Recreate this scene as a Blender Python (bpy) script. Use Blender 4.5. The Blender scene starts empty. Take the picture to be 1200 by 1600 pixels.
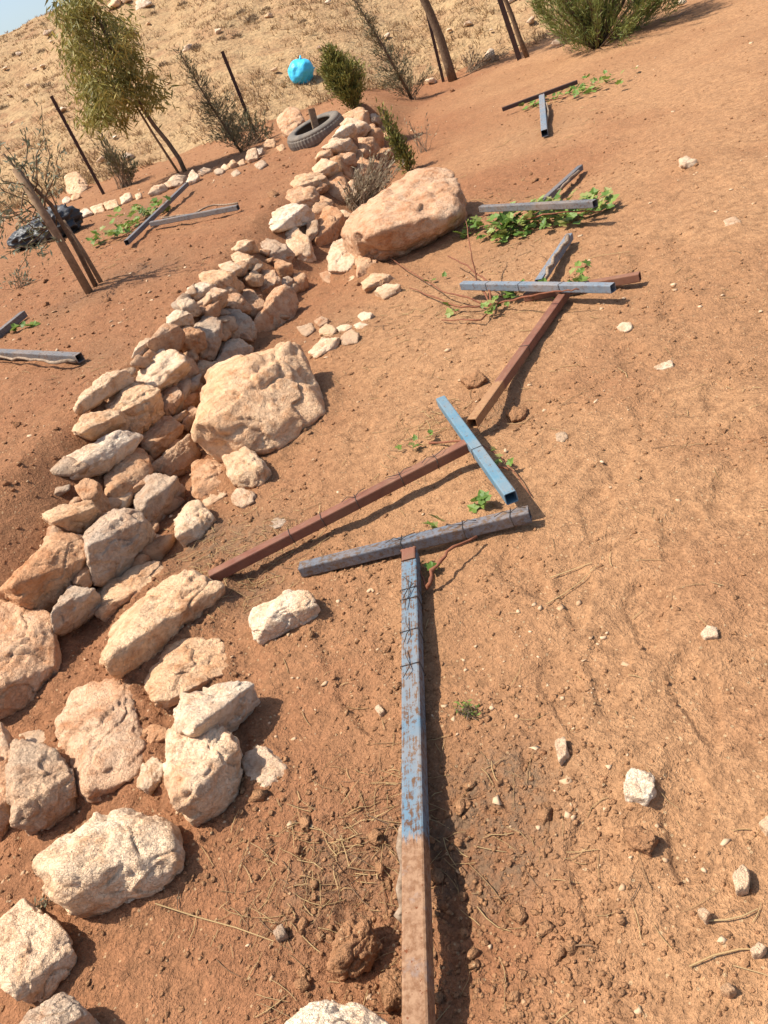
import bpy, bmesh, math, random
import numpy as np
from mathutils import Vector

scene = bpy.context.scene
COL = scene.collection
rng = np.random.default_rng(7)
random.seed(7)

# ------------------------------------------------------------------ camera
CAM_H = 1.6
PITCH, ROLL, FPX = math.radians(31.6), math.radians(21.6), 1202.0
cam_d = bpy.data.cameras.new('camera')
cam = bpy.data.objects.new('camera', cam_d)
COL.objects.link(cam)
cam_d.sensor_fit = 'VERTICAL'
cam_d.sensor_height = 24.0
cam_d.lens = FPX / 1600.0 * 24.0
cam_d.clip_start = 0.05
cam_d.clip_end = 2000
cam.location = (0, 0, CAM_H)
fw = Vector((0, math.cos(PITCH), -math.sin(PITCH)))
upv = Vector((0, math.sin(PITCH), math.cos(PITCH)))
rt = Vector((1, 0, 0))
# in the photo the true vertical leans to the left: roll the camera clockwise
cam_up = upv * math.cos(ROLL) + rt * math.sin(ROLL)
cam_rt = rt * math.cos(ROLL) - upv * math.sin(ROLL)
from mathutils import Matrix
M = Matrix((cam_rt, cam_up, -fw)).transposed().to_4x4()
M.translation = cam.location
cam.matrix_world = M
scene.camera = cam

# ------------------------------------------------------------------ world, sun, exposure
SUN_EL = math.radians(61)
SUN_DIR = Vector((-0.985, 0.17, 0)).normalized()          # horizontal direction towards the sun
to_sun = Vector((SUN_DIR.x * math.cos(SUN_EL), SUN_DIR.y * math.cos(SUN_EL), math.sin(SUN_EL)))
w = bpy.data.worlds.new('World')
scene.world = w
w.use_nodes = True
nt = w.node_tree
sky = nt.nodes.new('ShaderNodeTexSky')
sky.sky_type = 'NISHITA'
sky.sun_disc = False
sky.sun_elevation = SUN_EL
sky.sun_rotation = math.atan2(SUN_DIR.x, SUN_DIR.y)
sky.dust_density = 2.5
sky.air_density = 1.0
bg = nt.nodes['Background']
bg.inputs['Strength'].default_value = 0.12
nt.links.new(sky.outputs[0], bg.inputs['Color'])
sun_d = bpy.data.lights.new('sun', 'SUN')
sun_d.energy = 4.6
sun_d.angle = math.radians(0.5)
sun_d.color = (1.0, 0.94, 0.84)
sun = bpy.data.objects.new('sun', sun_d)
COL.objects.link(sun)
sun.rotation_euler = to_sun.to_track_quat('Z', 'Y').to_euler()
vs = scene.view_settings
vs.view_transform = 'Standard'
vs.look = 'None'
vs.gamma = 1.0
vs.use_curve_mapping = False
vs.exposure = 0.66

# ------------------------------------------------------------------ noise
_perm = np.random.default_rng(3).permutation(256)
_perm = np.concatenate([_perm, _perm, _perm])
_gr = np.random.default_rng(4).normal(size=(256, 3))
_gr /= np.linalg.norm(_gr, axis=1)[:, None]

def noise3(p):
    p = np.asarray(p, float)
    i = np.floor(p).astype(np.int64)
    f = p - i
    i &= 255
    u = f * f * f * (f * (f * 6 - 15) + 10)
    out = 0
    for dx in (0, 1):
        wx = u[:, 0] if dx else 1 - u[:, 0]
        a = _perm[(i[:, 0] + dx) & 255]
        for dy in (0, 1):
            wy = u[:, 1] if dy else 1 - u[:, 1]
            b = _perm[a + ((i[:, 1] + dy) & 255)]
            for dz in (0, 1):
                wz = u[:, 2] if dz else 1 - u[:, 2]
                g = _gr[_perm[b + ((i[:, 2] + dz) & 255)]]
                d = g[:, 0] * (f[:, 0] - dx) + g[:, 1] * (f[:, 1] - dy) + g[:, 2] * (f[:, 2] - dz)
                out = out + wx * wy * wz * d
    return out * 1.6

_g2 = np.stack([np.cos(np.arange(256) * 0.0245436926 * 1.0), np.sin(np.arange(256) * 0.0245436926)], 1)

def noise2(x, y):
    xi = np.floor(x).astype(np.int64)
    yi = np.floor(y).astype(np.int64)
    fx, fy = x - xi, y - yi
    xi &= 255
    yi &= 255
    u = fx * fx * fx * (fx * (fx * 6 - 15) + 10)
    v = fy * fy * fy * (fy * (fy * 6 - 15) + 10)
    out = 0
    for dx in (0, 1):
        a = _perm[(xi + dx) & 255]
        wx = u if dx else 1 - u
        for dy in (0, 1):
            g = _g2[_perm[a + ((yi + dy) & 255)]]
            wy = v if dy else 1 - v
            out = out + wx * wy * (g[..., 0] * (fx - dx) + g[..., 1] * (fy - dy))
    return out * 1.5

def fbm2(x, y, o=4, lac=2.1, gain=0.5):
    s, a = 0, 1.0
    for k in range(o):
        s = s + a * noise2(x + 17.3 * k, y - 9.1 * k)
        x, y, a = x * lac, y * lac, a * gain
    return s

def fbm3(p, o=4, lac=2.1, gain=0.5):
    s, a = 0, 1.0
    for k in range(o):
        s = s + a * noise3(p + 13.7 * k)
        p, a = p * lac, a * gain
    return s

def sstep(a, b, x):
    t = np.clip((x - a) / (b - a), 0, 1)
    return t * t * (3 - 2 * t)

# ------------------------------------------------------------------ terrain
TOPY = [-40, 0.2, 1.2, 2.0, 2.45, 2.93, 3.5, 4.18, 4.6, 5.24, 6.63, 7.49, 8.61, 9.98, 11.5, 12.7, 14.5, 17, 60]
TOPX = [-14, -3.0, -2.5, -2.5, -2.25, -1.85, -1.45, -1.2, -0.95, -0.74, -0.44, -0.02, 0.4, 0.85, 1.5, 1.75, 1.9, 2.2, 14]
BASY = [-40, 0.2, 1.2, 2.0, 2.5, 2.94, 3.55, 4.05, 5.05, 5.81, 6.41, 6.9, 8.5, 10.2, 12, 13, 14.5, 17, 60]
BASX = [-13, -2.6, -2.15, -1.72, -1.32, -1.0, -0.88, -0.8, -0.44, -0.06, 0.23, 0.5, 1.15, 1.6, 2.2, 2.7, 3.4, 4.2, 17]
FENX = [-60, -12, -3.1, 0.6, 3.5, 5.6, 8.3, 20, 70]
FENY = [27, 18.5, 15.9, 15.2, 16.6, 15.9, 15.1, 13.5, 8]

def fence_y(x):
    return np.interp(x, FENX, FENY)

def roughness(x, y):
    return sstep(-0.12, 0.32, fbm2(x * 0.8 + 3, y * 0.8, 3))

PRINTS = []      # (x, y, heading) shoe prints trodden into the dust

SKIRTS = []      # soil banked against the loose stones
PITS = []        # (x, y, radius, depth) shallow planting hollows
BUMPS = []

def hbase(x, y):
    """height without the fine clods"""
    x = np.asarray(x, float)
    y = np.asarray(y, float)
    xt = np.interp(y, TOPY, TOPX)
    xb = np.interp(y, BASY, BASX)
    wob = 0.05 * noise2(x * 1.3 + 5, y * 1.3)
    s = np.clip((x + wob - xt) / (xb - xt), 0, 1)
    T = 0.45 + 0.0 * y
    z = T * (1 - s * s * (3 - 2 * s))
    # the terrace above the wall climbs gently to the left
    z = z + 0.035 * np.clip(xt - x, 0, 8)
    # free-standing far stretch of wall: a rubble ridge
    mid = 0.45 * xt + 0.55 * xb
    z = z + 0.34 * np.exp(-((x - mid) / 0.26) ** 2) * sstep(8.6, 9.8, y) * (1 - sstep(11.6, 12.4, y))
    z = z + 0.035 * fbm2(x * 0.55, y * 0.55, 2)
    # right-hand field rolls up slightly
    z = z + 0.02 * np.clip(x - 1.5, 0, 6) * sstep(2, 7, y)
    for (px, py, r, d) in PITS:
        z = z - d * np.exp(-((x - px) ** 2 + (y - py) ** 2) / (r * r))
    d = y - fence_y(x)
    dd = np.clip(d, 0, None)
    ridge = (8.6 + 0.045 * np.clip(x, -60, 60)) * (1 - np.exp(-dd / 30.0))
    ridge = ridge + sstep(0, 12, dd) * (0.5 * fbm2(x * 0.09, y * 0.09, 3) + 0.16 * fbm2(x * 0.5, y * 0.5, 2))
    back = np.clip(dd - 70, 0, None)
    return z + ridge - 0.0009 * back * back * (back < 120) - (back >= 120) * (13 + (back - 120) * 0.1)

def hfull(x, y):
    z = hbase(x, y)
    d = y - fence_y(x)
    xb = np.interp(y, BASY, BASX)
    rough = 0.4 + 0.6 * roughness(x, y) + 0.5 * sstep(0.9, 0.0, x - xb)
    for (px, py, r, dp) in PITS:
        rough = rough + 1.0 * np.exp(-((x - px) ** 2 + (y - py) ** 2) / (r * r * 1.6))
    pr = 0.0
    for (px, py, hd) in PRINTS:
        k = np.nonzero((np.abs(x - px) < 0.25) & (np.abs(y - py) < 0.25))[0]
        if not len(k):
            continue
        dx, dy = x[k] - px, y[k] - py
        u = dx * math.cos(hd) + dy * math.sin(hd)
        w_ = -dx * math.sin(hd) + dy * math.cos(hd)
        m_ = (u / 0.145) ** 2 + (w_ / (0.05 + 0.012 * np.sign(u) * (np.abs(u) > 0.02))) ** 2
        if not hasattr(pr, '__len__'):
            pr = np.zeros(len(x))
        pr[k] = np.maximum(pr[k], sstep(1.35, 0.75, m_) - 0.45 * np.exp(-((m_ - 1.5) / 0.35) ** 2))
    rough = rough * (1 - 0.75 * np.clip(pr, 0, 1))
    z = z - 0.011 * pr
    for (cx_, cy_, I, r_, am) in SKIRTS:
        k = np.nonzero((np.abs(x - cx_) < r_) & (np.abs(y - cy_) < r_))[0]
        if not len(k):
            continue
        dx, dy = x[k] - cx_, y[k] - cy_
        m_ = np.sqrt(I[0, 0] * dx * dx + 2 * I[0, 1] * dx * dy + I[1, 1] * dy * dy)
        z[k] += am * np.exp(-((np.clip(m_ - 1.0, 0, None)) / 0.22) ** 2)
        rough[k] += 0.8 * np.exp(-((m_ - 1.1) / 0.3) ** 2)
    f = 0.012 * fbm2(x * 4.5, y * 4.5, 2)
    c = np.abs(fbm2(x * 15, y * 15, 2, gain=0.6))
    f = f + rough * 0.007 * (0.45 - c)
    n2 = noise2(x * 38, y * 38)
    f = f + rough * 0.0035 * np.abs(n2) + rough * 0.0025 * noise2(x * 85, y * 85)
    f = f * (1 - 0.3 * sstep(0, 1, d)) + sstep(0.5, 3, d) * 0.05 * fbm2(x * 2, y * 2, 3)
    return z + f

def pray(px, py):
    u, v = px - 600.0, py - 800.0
    return (fw + cam_rt * (u / FPX) - cam_up * (v / FPX))

CAMP = Vector((0, 0, CAM_H))
_ts = np.concatenate([np.arange(0.7, 6, 0.01), np.arange(6, 30, 0.05), np.arange(30, 160, 0.4)])

def at(px, py, h=0.0):
    """the point of the ground (plus h) that stands at this place of the photo"""
    D = pray(px, py)
    f = (CAM_H + D.z * _ts) - hbase(D.x * _ts, D.y * _ts) - h
    k = np.argmax(f < 0)
    if f[k] >= 0:
        k = len(_ts) - 1
    t0, t1 = _ts[max(k - 1, 0)], _ts[k]
    for _ in range(12):
        tm = 0.5 * (t0 + t1)
        if CAM_H + D.z * tm - float(hbase(D.x * tm, D.y * tm)) - h < 0:
            t1 = tm
        else:
            t0 = tm
    return CAMP + D * t1

def above(base, px, py, back=0.0):
    """the point seen at (px, py) in the upright plane through base that faces the camera"""
    n = Vector((base.x, base.y, 0)).normalized()
    D = pray(px, py)
    t = (Vector((base.x, base.y, 0)).dot(n) + back) / D.dot(n)
    return CAMP + D * t

for (a, b, r, d) in [(690, 1440, 0.22, 0.06), (560, 1400, 0.2, 0.025), (770, 1290, 0.16, 0.02), (800, 640, 0.18, 0.05), (400, 905, 0.2, 0.03), (880, 275, 0.5, 0.05), (760, 470, 0.35, 0.03)]:
    q = at(a, b)
    PITS.append((q.x, q.y, r, d))

for (a, b, h) in [(930, 800, 62), (965, 720, 66), (1010, 640, 58), (985, 560, 60), (1045, 480, 55), (900, 930, 70), (950, 1050, 64), (1060, 830, 48), (1090, 1090, 75), (880, 1080, 80), (1010, 960, 66),
                  (1120, 620, 52), (820, 900, 100), (1140, 760, 40), (930, 1370, 70), (1070, 1280, 62), (1000, 400, 50), (1060, 380, 58), (560, 1090, 95), (520, 1000, 80), (600, 600, 60), (560, 680, 70)]:
    q = at(a, b)
    PRINTS.append((q.x, q.y, math.radians(h)))

# ------------------------------------------------------------------ object helpers
def mesh_obj(name, V, Fc, mat, parent=None, origin=None, smooth=False, uv=None):
    V = np.asarray(V, float)
    if origin is None:
        origin = V.mean(0)
    origin = np.asarray(origin, float)
    me = bpy.data.meshes.new(name)
    if isinstance(Fc, np.ndarray):
        k = Fc.shape[1]
        me.vertices.add(len(V))
        me.vertices.foreach_set('co', (V - origin).astype(np.float32).ravel())
        me.loops.add(Fc.size)
        me.loops.foreach_set('vertex_index', Fc.astype(np.int32).ravel())
        me.polygons.add(len(Fc))
        me.polygons.foreach_set('loop_start', np.arange(0, Fc.size, k, dtype=np.int32))
        me.update(calc_edges=True)
    else:
        me.from_pydata([tuple(v) for v in (V - origin)], [], Fc)
        me.update()
    if smooth:
        me.polygons.foreach_set('use_smooth', np.ones(len(me.polygons), bool))
    if mat is not None:
        me.materials.append(mat)
    o = bpy.data.objects.new(name, me)
    COL.objects.link(o)
    if parent is not None:
        o.parent = parent
        o.location = Vector(origin) - wloc(parent)
    else:
        o.location = Vector(origin)
    return o

def wloc(o):
    p = Vector(o.location)
    while o.parent is not None:
        o = o.parent
        p += Vector(o.location)
    return p

def empty(name, loc):
    o = bpy.data.objects.new(name, None)
    o.empty_display_size = 0.1
    COL.objects.link(o)
    o.location = Vector(loc)
    return o

def tag(o, label=None, cat=None, group=None, kind=None):
    if label:
        o['label'] = label
    if cat:
        o['category'] = cat
    if group:
        o['group'] = group
    if kind:
        o['kind'] = kind
    return o

def float_attr(o, name, vals):
    a = o.data.attributes.new(name, 'FLOAT', 'POINT')
    a.data.foreach_set('value', np.asarray(vals, np.float32))

class MB:
    def __init__(s):
        s.V, s.F, s.A = [], [], []
    def add(s, V, Fc, a=0.0):
        n = len(s.V)
        s.V += [tuple(v) for v in V]
        s.F += [tuple(i + n for i in f) for f in Fc]
        s.A += [a] * len(V)
    def tube(s, pts, rad, n=6, a=0.0, cap=True):
        pts = [Vector(p) for p in pts]
        if not hasattr(rad, '__len__'):
            rad = [rad] * len(pts)
        base = len(s.V)
        prev = None
        for i, p in enumerate(pts):
            d = (pts[min(i + 1, len(pts) - 1)] - pts[max(i - 1, 0)]).normalized()
            if prev is None:
                prev = d.orthogonal().normalized()
            prev = (prev - d * prev.dot(d)).normalized()
            q = d.cross(prev)
            for k in range(n):
                t = 2 * math.pi * k / n
                s.V.append(tuple(p + (prev * math.cos(t) + q * math.sin(t)) * rad[i]))
                s.A.append(a)
        for i in range(len(pts) - 1):
            for k in range(n):
                a0 = base + i * n + k
                a1 = base + i * n + (k + 1) % n
                s.F.append((a0, a1, a1 + n, a0 + n))
        if cap:
            s.F.append(tuple(base + k for k in range(n))[::-1])
            e = base + (len(pts) - 1) * n
            s.F.append(tuple(e + k for k in range(n)))
    def build(s, name, mat, parent=None, origin=None, smooth=True):
        o = mesh_obj(name, s.V, s.F, mat, parent, origin, smooth)
        float_attr(o, 'v', s.A)
        return o

def wander(a, b, n, amp, sag=0.0):
    a, b = Vector(a), Vector(b)
    out = []
    for i in range(n):
        t = i / (n - 1)
        p = a.lerp(b, t)
        k = amp * math.sin(math.pi * min(max(t, 0.0), 1.0)) if 0 < i < n - 1 else 0
        p = p + Vector((random.uniform(-1, 1), random.uniform(-1, 1), random.uniform(-1, 1))) * k
        p.z -= sag * math.sin(math.pi * t)
        out.append(p)
    return out

# ------------------------------------------------------------------ materials
def new_mat(name, rough=0.9, spec=0.2):
    m = bpy.data.materials.new(name)
    m.use_nodes = True
    n = m.node_tree
    b = n.nodes['Principled BSDF']
    b.inputs['Roughness'].default_value = rough
    b.inputs['Specular IOR Level'].default_value = spec
    return m, n, b

def N(n, t, **kw):
    nd = n.nodes.new(t)
    for k, v in kw.items():
        if k in ('inp',):
            for kk, vv in v.items():
                nd.inputs[kk].default_value = vv
        else:
            setattr(nd, k, v)
    return nd

def noise_n(n, vec, scale, detail=4, rough=0.55):
    t = N(n, 'ShaderNodeTexNoise', inp={'Scale': scale, 'Detail': detail, 'Roughness': rough})
    if vec is not None:
        n.links.new(vec, t.inputs['Vector'])
    return t.outputs['Fac']

def ramp(n, fac, stops):
    r = N(n, 'ShaderNodeValToRGB')
    el = r.color_ramp.elements
    while len(el) < len(stops):
        el.new(0.5)
    for e, (p, c) in zip(el, stops):
        e.position = p
        e.color = (c[0], c[1], c[2], 1) if hasattr(c, '__len__') else (c, c, c, 1)
    n.links.new(fac, r.inputs['Fac'])
    return r.outputs['Color']

def mix(n, fac, a, b, mode='MIX'):
    m = N(n, 'ShaderNodeMix', data_type='RGBA', blend_type=mode)
    for s, v in ((m.inputs['Factor'], fac), (m.inputs['A'], a), (m.inputs['B'], b)):
        if isinstance(v, (int, float)):
            s.default_value = v
        elif isinstance(v, tuple):
            s.default_value = (v[0], v[1], v[2], 1)
        else:
            n.links.new(v, s)
    return m.outputs['Result']

def mathn(n, op, a, b=None):
    m = N(n, 'ShaderNodeMath', operation=op)
    for i, v in enumerate((a, b)):
        if v is None:
            continue
        if isinstance(v, (int, float)):
            m.inputs[i].default_value = v
        else:
            n.links.new(v, m.inputs[i])
    return m.outputs[0]

def bump(n, b, h, strength=0.5, dist=0.01):
    bn = N(n, 'ShaderNodeBump', inp={'Strength': strength, 'Distance': dist})
    n.links.new(h, bn.inputs['Height'])
    n.links.new(bn.outputs[0], b.inputs['Normal'])

def attr(n, name):
    return N(n, 'ShaderNodeAttribute', attribute_name=name).outputs['Fac']

TAN = (0.37, 0.194, 0.096)
RED = (0.31, 0.143, 0.07)

def soil_mat():
    m, n, b = new_mat('soil', 0.95, 0.1)
    geo = N(n, 'ShaderNodeNewGeometry').outputs['Position']
    red = attr(n, 'red')
    ash = attr(n, 'ash')
    n1 = noise_n(n, geo, 2.2, 6, 0.6)
    n2 = noise_n(n, geo, 22, 5, 0.65)
    n3 = noise_n(n, geo, 120, 3, 0.6)
    rf = mathn(n, 'ADD', red, mathn(n, 'MULTIPLY', mathn(n, 'SUBTRACT', n1, 0.5), 1.3))
    rf = mathn(n, 'ADD', rf, mathn(n, 'MULTIPLY', mathn(n, 'SUBTRACT', n2, 0.5), 0.8))
    cl = N(n, 'ShaderNodeClamp')
    n.links.new(rf, cl.inputs[0])
    c = mix(n, cl.outputs[0], TAN, RED)
    c = mix(n, mathn(n, 'MULTIPLY', attr(n, 'dust'), ramp(n, n2, [(0.35, 0.25), (0.6, 1.0)])), c, (0.42, 0.229, 0.114))
    c = mix(n, 1.0, c, ramp(n, n2, [(0.25, 0.66), (0.5, 1.0), (0.78, 1.25)]), 'MULTIPLY')
    c = mix(n, 1.0, c, ramp(n, n3, [(0.25, 0.68), (0.55, 1.0), (0.8, 1.28)]), 'MULTIPLY')
    # pale limestone grit
    vo = N(n, 'ShaderNodeTexVoronoi', inp={'Scale': 75.0, 'Randomness': 1.0})
    n.links.new(geo, vo.inputs['Vector'])
    sep = N(n, 'ShaderNodeSeparateColor')
    n.links.new(vo.outputs['Color'], sep.inputs[0])
    grit = mathn(n, 'MULTIPLY', mathn(n, 'LESS_THAN', vo.outputs['Distance'], 0.28), mathn(n, 'GREATER_THAN', sep.outputs[0], 0.9))
    c = mix(n, mathn(n, 'MULTIPLY', grit, 0.7), c, (0.52, 0.36, 0.2))
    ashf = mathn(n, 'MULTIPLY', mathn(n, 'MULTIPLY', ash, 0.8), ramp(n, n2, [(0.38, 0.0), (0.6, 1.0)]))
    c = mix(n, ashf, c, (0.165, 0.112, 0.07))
    n.links.new(c, b.inputs['Base Color'])
    h = mathn(n, 'ADD', mathn(n, 'MULTIPLY', n2, 1.0), mathn(n, 'MULTIPLY', n3, 0.45))
    h = mathn(n, 'ADD', h, mathn(n, 'MULTIPLY', noise_n(n, geo, 55, 4, 0.65), 0.6))
    h = mathn(n, 'ADD', h, mathn(n, 'MULTIPLY', noise_n(n, geo, 320, 2, 0.6), 0.22))
    bump(n, b, h, 1.0, 0.02)
    return m

def hill_mat():
    m, n, b = new_mat('dry_hillside_soil', 0.95, 0.1)
    geo = N(n, 'ShaderNodeNewGeometry').outputs['Position']
    n1 = noise_n(n, geo, 0.22, 5, 0.6)
    n2 = noise_n(n, geo, 1.7, 6, 0.68)
    n3 = noise_n(n, geo, 11, 4, 0.6)
    c = ramp(n, n1, [(0.35, (0.285, 0.155, 0.08)), (0.5, (0.345, 0.215, 0.11)), (0.68, (0.29, 0.16, 0.085))])
    c = mix(n, ramp(n, n2, [(0.4, 0.0), (0.6, 1.0)]), c, (0.39, 0.26, 0.135))
    c = mix(n, ramp(n, n2, [(0.62, 0.0), (0.7, 0.75)]), c, (0.26, 0.135, 0.06))
    c = mix(n, 1.0, c, ramp(n, n3, [(0.3, 0.65), (0.55, 1.05), (0.75, 1.2)]), 'MULTIPLY')
    n.links.new(c, b.inputs['Base Color'])
    bump(n, b, mathn(n, 'ADD', n2, n3), 0.8, 0.08)
    return m

def stone_mat(name, pale, warm, stain, stain_amt=0.5, grey=0.12):
    m, n, b = new_mat(name, 0.9, 0.15)
    tc = N(n, 'ShaderNodeTexCoord').outputs['Object']
    oi = N(n, 'ShaderNodeObjectInfo')
    add = N(n, 'ShaderNodeVectorMath', operation='ADD')
    n.links.new(tc, add.inputs[0])
    cx = N(n, 'ShaderNodeCombineXYZ')
    for k, s in enumerate((37.0, 91.0, 53.0)):
        n.links.new(mathn(n, 'MULTIPLY', oi.outputs['Random'], s), cx.inputs[k])
    n.links.new(cx.outputs[0], add.inputs[1])
    v = add.outputs[0]
    big = noise_n(n, v, 3.2, 5, 0.6)
    mid = noise_n(n, v, 13, 6, 0.68)
    fine = noise_n(n, v, 60, 5, 0.65)
    c = mix(n, ramp(n, big, [(0.36, 0.0), (0.64, 1.0)]), pale, warm)
    st = ramp(n, mid, [(0.52 - 0.12 * stain_amt, 0.0), (0.74 - 0.1 * stain_amt, 1.0)])
    c = mix(n, mathn(n, 'MULTIPLY', st, 0.85), c, stain)
    gr = noise_n(n, v, 7.5, 5, 0.7)
    c = mix(n, mathn(n, 'MULTIPLY', ramp(n, gr, [(0.58, 0.0), (0.7, 1.0)]), grey * 4), c, (0.33, 0.28, 0.23))
    c = mix(n, 1.0, c, ramp(n, fine, [(0.28, 0.78), (0.48, 1.0), (0.75, 1.07)]), 'MULTIPLY')
    tint = ramp(n, oi.outputs['Random'], [(0.0, (0.92, 0.88, 0.84)), (0.3, (1.0, 0.97, 0.94)), (0.5, (0.97, 0.84, 0.71)), (0.75, (1.0, 0.93, 0.84)), (1.0, (1.06, 1.02, 0.97))])
    c = mix(n, 1.0, c, tint, 'MULTIPLY')
    n.links.new(c, b.inputs['Base Color'])
    vo = N(n, 'ShaderNodeTexVoronoi', feature='DISTANCE_TO_EDGE', inp={'Scale': 9.0})
    wv = N(n, 'ShaderNodeVectorMath', operation='ADD')
    n.links.new(v, wv.inputs[0])
    n.links.new(N(n, 'ShaderNodeTexNoise', inp={'Scale': 6.0}).outputs['Color'], wv.inputs[1])
    n.links.new(wv.outputs[0], vo.inputs['Vector'])
    h = mathn(n, 'ADD', mathn(n, 'MULTIPLY', mid, 1.3), mathn(n, 'MULTIPLY', fine, 0.3))
    h = mathn(n, 'ADD', h, mathn(n, 'MULTIPLY', ramp(n, vo.outputs['Distance'], [(0.0, 0.0), (0.05, 1.0)]), 0.12))
    h = mathn(n, 'ADD', h, mathn(n, 'MULTIPLY', noise_n(n, v, 190, 3, 0.6), 0.07))
    bump(n, b, h, 0.9, 0.024)
    return m

def flat_mat(name, c0, c1, scale=20, rough=0.85, spec=0.2, bs=0.3, bd=0.004, coord='Object', stretch=None):
    m, n, b = new_mat(name, rough, spec)
    v = N(n, 'ShaderNodeTexCoord').outputs[coord]
    if stretch:
        mp = N(n, 'ShaderNodeMapping', inp={'Scale': stretch})
        n.links.new(v, mp.inputs[0])
        v = mp.outputs[0]
    f = noise_n(n, v, scale, 5, 0.65)
    n.links.new(mix(n, ramp(n, f, [(0.35, 0.0), (0.65, 1.0)]), c0, c1), b.inputs['Base Color'])
    bump(n, b, f, bs, bd)
    return m

def leaf_mat(name, stops, trans=0.35, rough=0.6):
    m, n, b = new_mat(name, rough, 0.3)
    a = attr(n, 'v')
    oi = N(n, 'ShaderNodeObjectInfo').outputs['Random']
    f = mathn(n, 'FRACT', mathn(n, 'ADD', a, oi))
    c = ramp(n, f, stops)
    n.links.new(c, b.inputs['Base Color'])
    tr = N(n, 'ShaderNodeBsdfTranslucent')
    n.links.new(c, tr.inputs['Color'])
    mx = N(n, 'ShaderNodeMixShader', inp={'Fac': trans})
    n.links.new(b.outputs[0], mx.inputs[1])
    n.links.new(tr.outputs[0], mx.inputs[2])
    n.links.new(mx.outputs[0], n.nodes['Material Output'].inputs['Surface'])
    return m

def paint_mat(name, base, base2, chip, chip_amt, split=None, low=None, low2=None):
    """old paint on square tube: u of the UV map runs along the tube from its foot"""
    m, n, b = new_mat(name, 0.75, 0.2)
    tc = N(n, 'ShaderNodeTexCoord')
    v = tc.outputs['Object']
    uv = N(n, 'ShaderNodeSeparateXYZ')
    n.links.new(tc.outputs['UV'], uv.inputs[0])
    big = noise_n(n, v, 9, 6, 0.7)
    fine = noise_n(n, v, 55, 6, 0.72)
    c = mix(n, ramp(n, big, [(0.35, 0.0), (0.65, 1.0)]), base, base2)
    mp = N(n, 'ShaderNodeMapping', inp={'Scale': (7.0, 26.0, 1.0)})
    n.links.new(tc.outputs['UV'], mp.inputs[0])
    scr = noise_n(n, mp.outputs[0], 3.0, 6, 0.75)
    c = mix(n, ramp(n, scr, [(0.5, 0.0), (0.72, 0.8)]), c, mix(n, 0.5, c, (0.3, 0.26, 0.22)))
    f = mathn(n, 'ADD', mathn(n, 'MULTIPLY', scr, 0.5), mathn(n, 'MULTIPLY', fine, 0.5))
    t = 0.62 - 0.22 * chip_amt
    ch = ramp(n, f, [(t, 0.0), (t + 0.05, 1.0)])
    c = mix(n, ch, c, mix(n, fine, chip, tuple(x * 0.45 for x in chip)))
    if split is not None:
        e = mathn(n, 'ADD', uv.outputs[0], mathn(n, 'MULTIPLY', mathn(n, 'SUBTRACT', scr, 0.5), 0.09))
        lf = ramp(n, e, [(split - 0.006, 1.0), (split + 0.006, 0.0)])
        lc = mix(n, ramp(n, fine, [(0.42, 0.0), (0.6, 1.0)]), low, low2)
        lc = mix(n, ramp(n, big, [(0.52, 0.0), (0.6, 0.75)]), lc, tuple(0.35 * x + 0.65 * y for x, y in zip(base, low)))
        lc = mix(n, ramp(n, noise_n(n, v, 90, 3, 0.6), [(0.64, 0.0), (0.68, 1.0)]), lc, (0.16, 0.05, 0.018))
        c = mix(n, lf, c, lc)
    # dust film
    c = mix(n, mathn(n, 'MULTIPLY', ramp(n, noise_n(n, v, 4, 4, 0.6), [(0.4, 0.0), (0.75, 1.0)]), 0.35), c, (0.36, 0.22, 0.12))
    n.links.new(c, b.inputs['Base Color'])
    n.links.new(ramp(n, ch, [(0.0, 0.68), (1.0, 0.92)]), b.inputs['Roughness'])
    bump(n, b, mathn(n, 'ADD', fine, ch), 0.35, 0.0015)
    return m

MS = {}
MS['soil'] = soil_mat()
MS['hill'] = hill_mat()
MS['pale'] = stone_mat('limestone_pale', (0.72, 0.55, 0.39), (0.62, 0.425, 0.275), (0.44, 0.225, 0.11), 0.45, 0.06)
MS['warm'] = stone_mat('limestone_warm', (0.64, 0.44, 0.29), (0.54, 0.325, 0.195), (0.40, 0.18, 0.08), 0.6, 0.06)
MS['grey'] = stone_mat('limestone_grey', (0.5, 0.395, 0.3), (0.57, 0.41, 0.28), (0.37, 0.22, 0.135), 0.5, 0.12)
MS['chalk'] = stone_mat('limestone_white', (0.79, 0.665, 0.52), (0.7, 0.52, 0.36), (0.5, 0.29, 0.155), 0.35, 0.08)
MS['clod'] = flat_mat('earth_clod', (0.28, 0.115, 0.045), (0.37, 0.175, 0.066), 30, 0.95, 0.1, 0.8, 0.01)
MS['clod2'] = flat_mat('loose_earth', (0.25, 0.095, 0.036), (0.40, 0.19, 0.075), 9, 0.95, 0.1, 0.5, 0.004, 'Object')
MS['chips'] = flat_mat('limestone_chip', (0.40, 0.235, 0.125), (0.58, 0.42, 0.27), 9, 0.9, 0.15, 0.3, 0.003, 'Object')
MS['straw'] = leaf_mat('dry_straw', [(0.0, (0.40, 0.25, 0.11)), (0.5, (0.52, 0.36, 0.17)), (0.8, (0.25, 0.14, 0.07)), (1.0, (0.16, 0.10, 0.06))], 0.15, 0.7)
MS['drygrass'] = leaf_mat('dry_grass', [(0.0, (0.33, 0.205, 0.095)), (0.35, (0.42, 0.285, 0.135)), (0.7, (0.27, 0.155, 0.08)), (1.0, (0.35, 0.23, 0.12))], 0.25, 0.7)
MS['bark'] = flat_mat('grey_brown_bark', (0.20, 0.135, 0.085), (0.11, 0.07, 0.045), 30, 0.9, 0.1, 0.7, 0.006)
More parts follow.
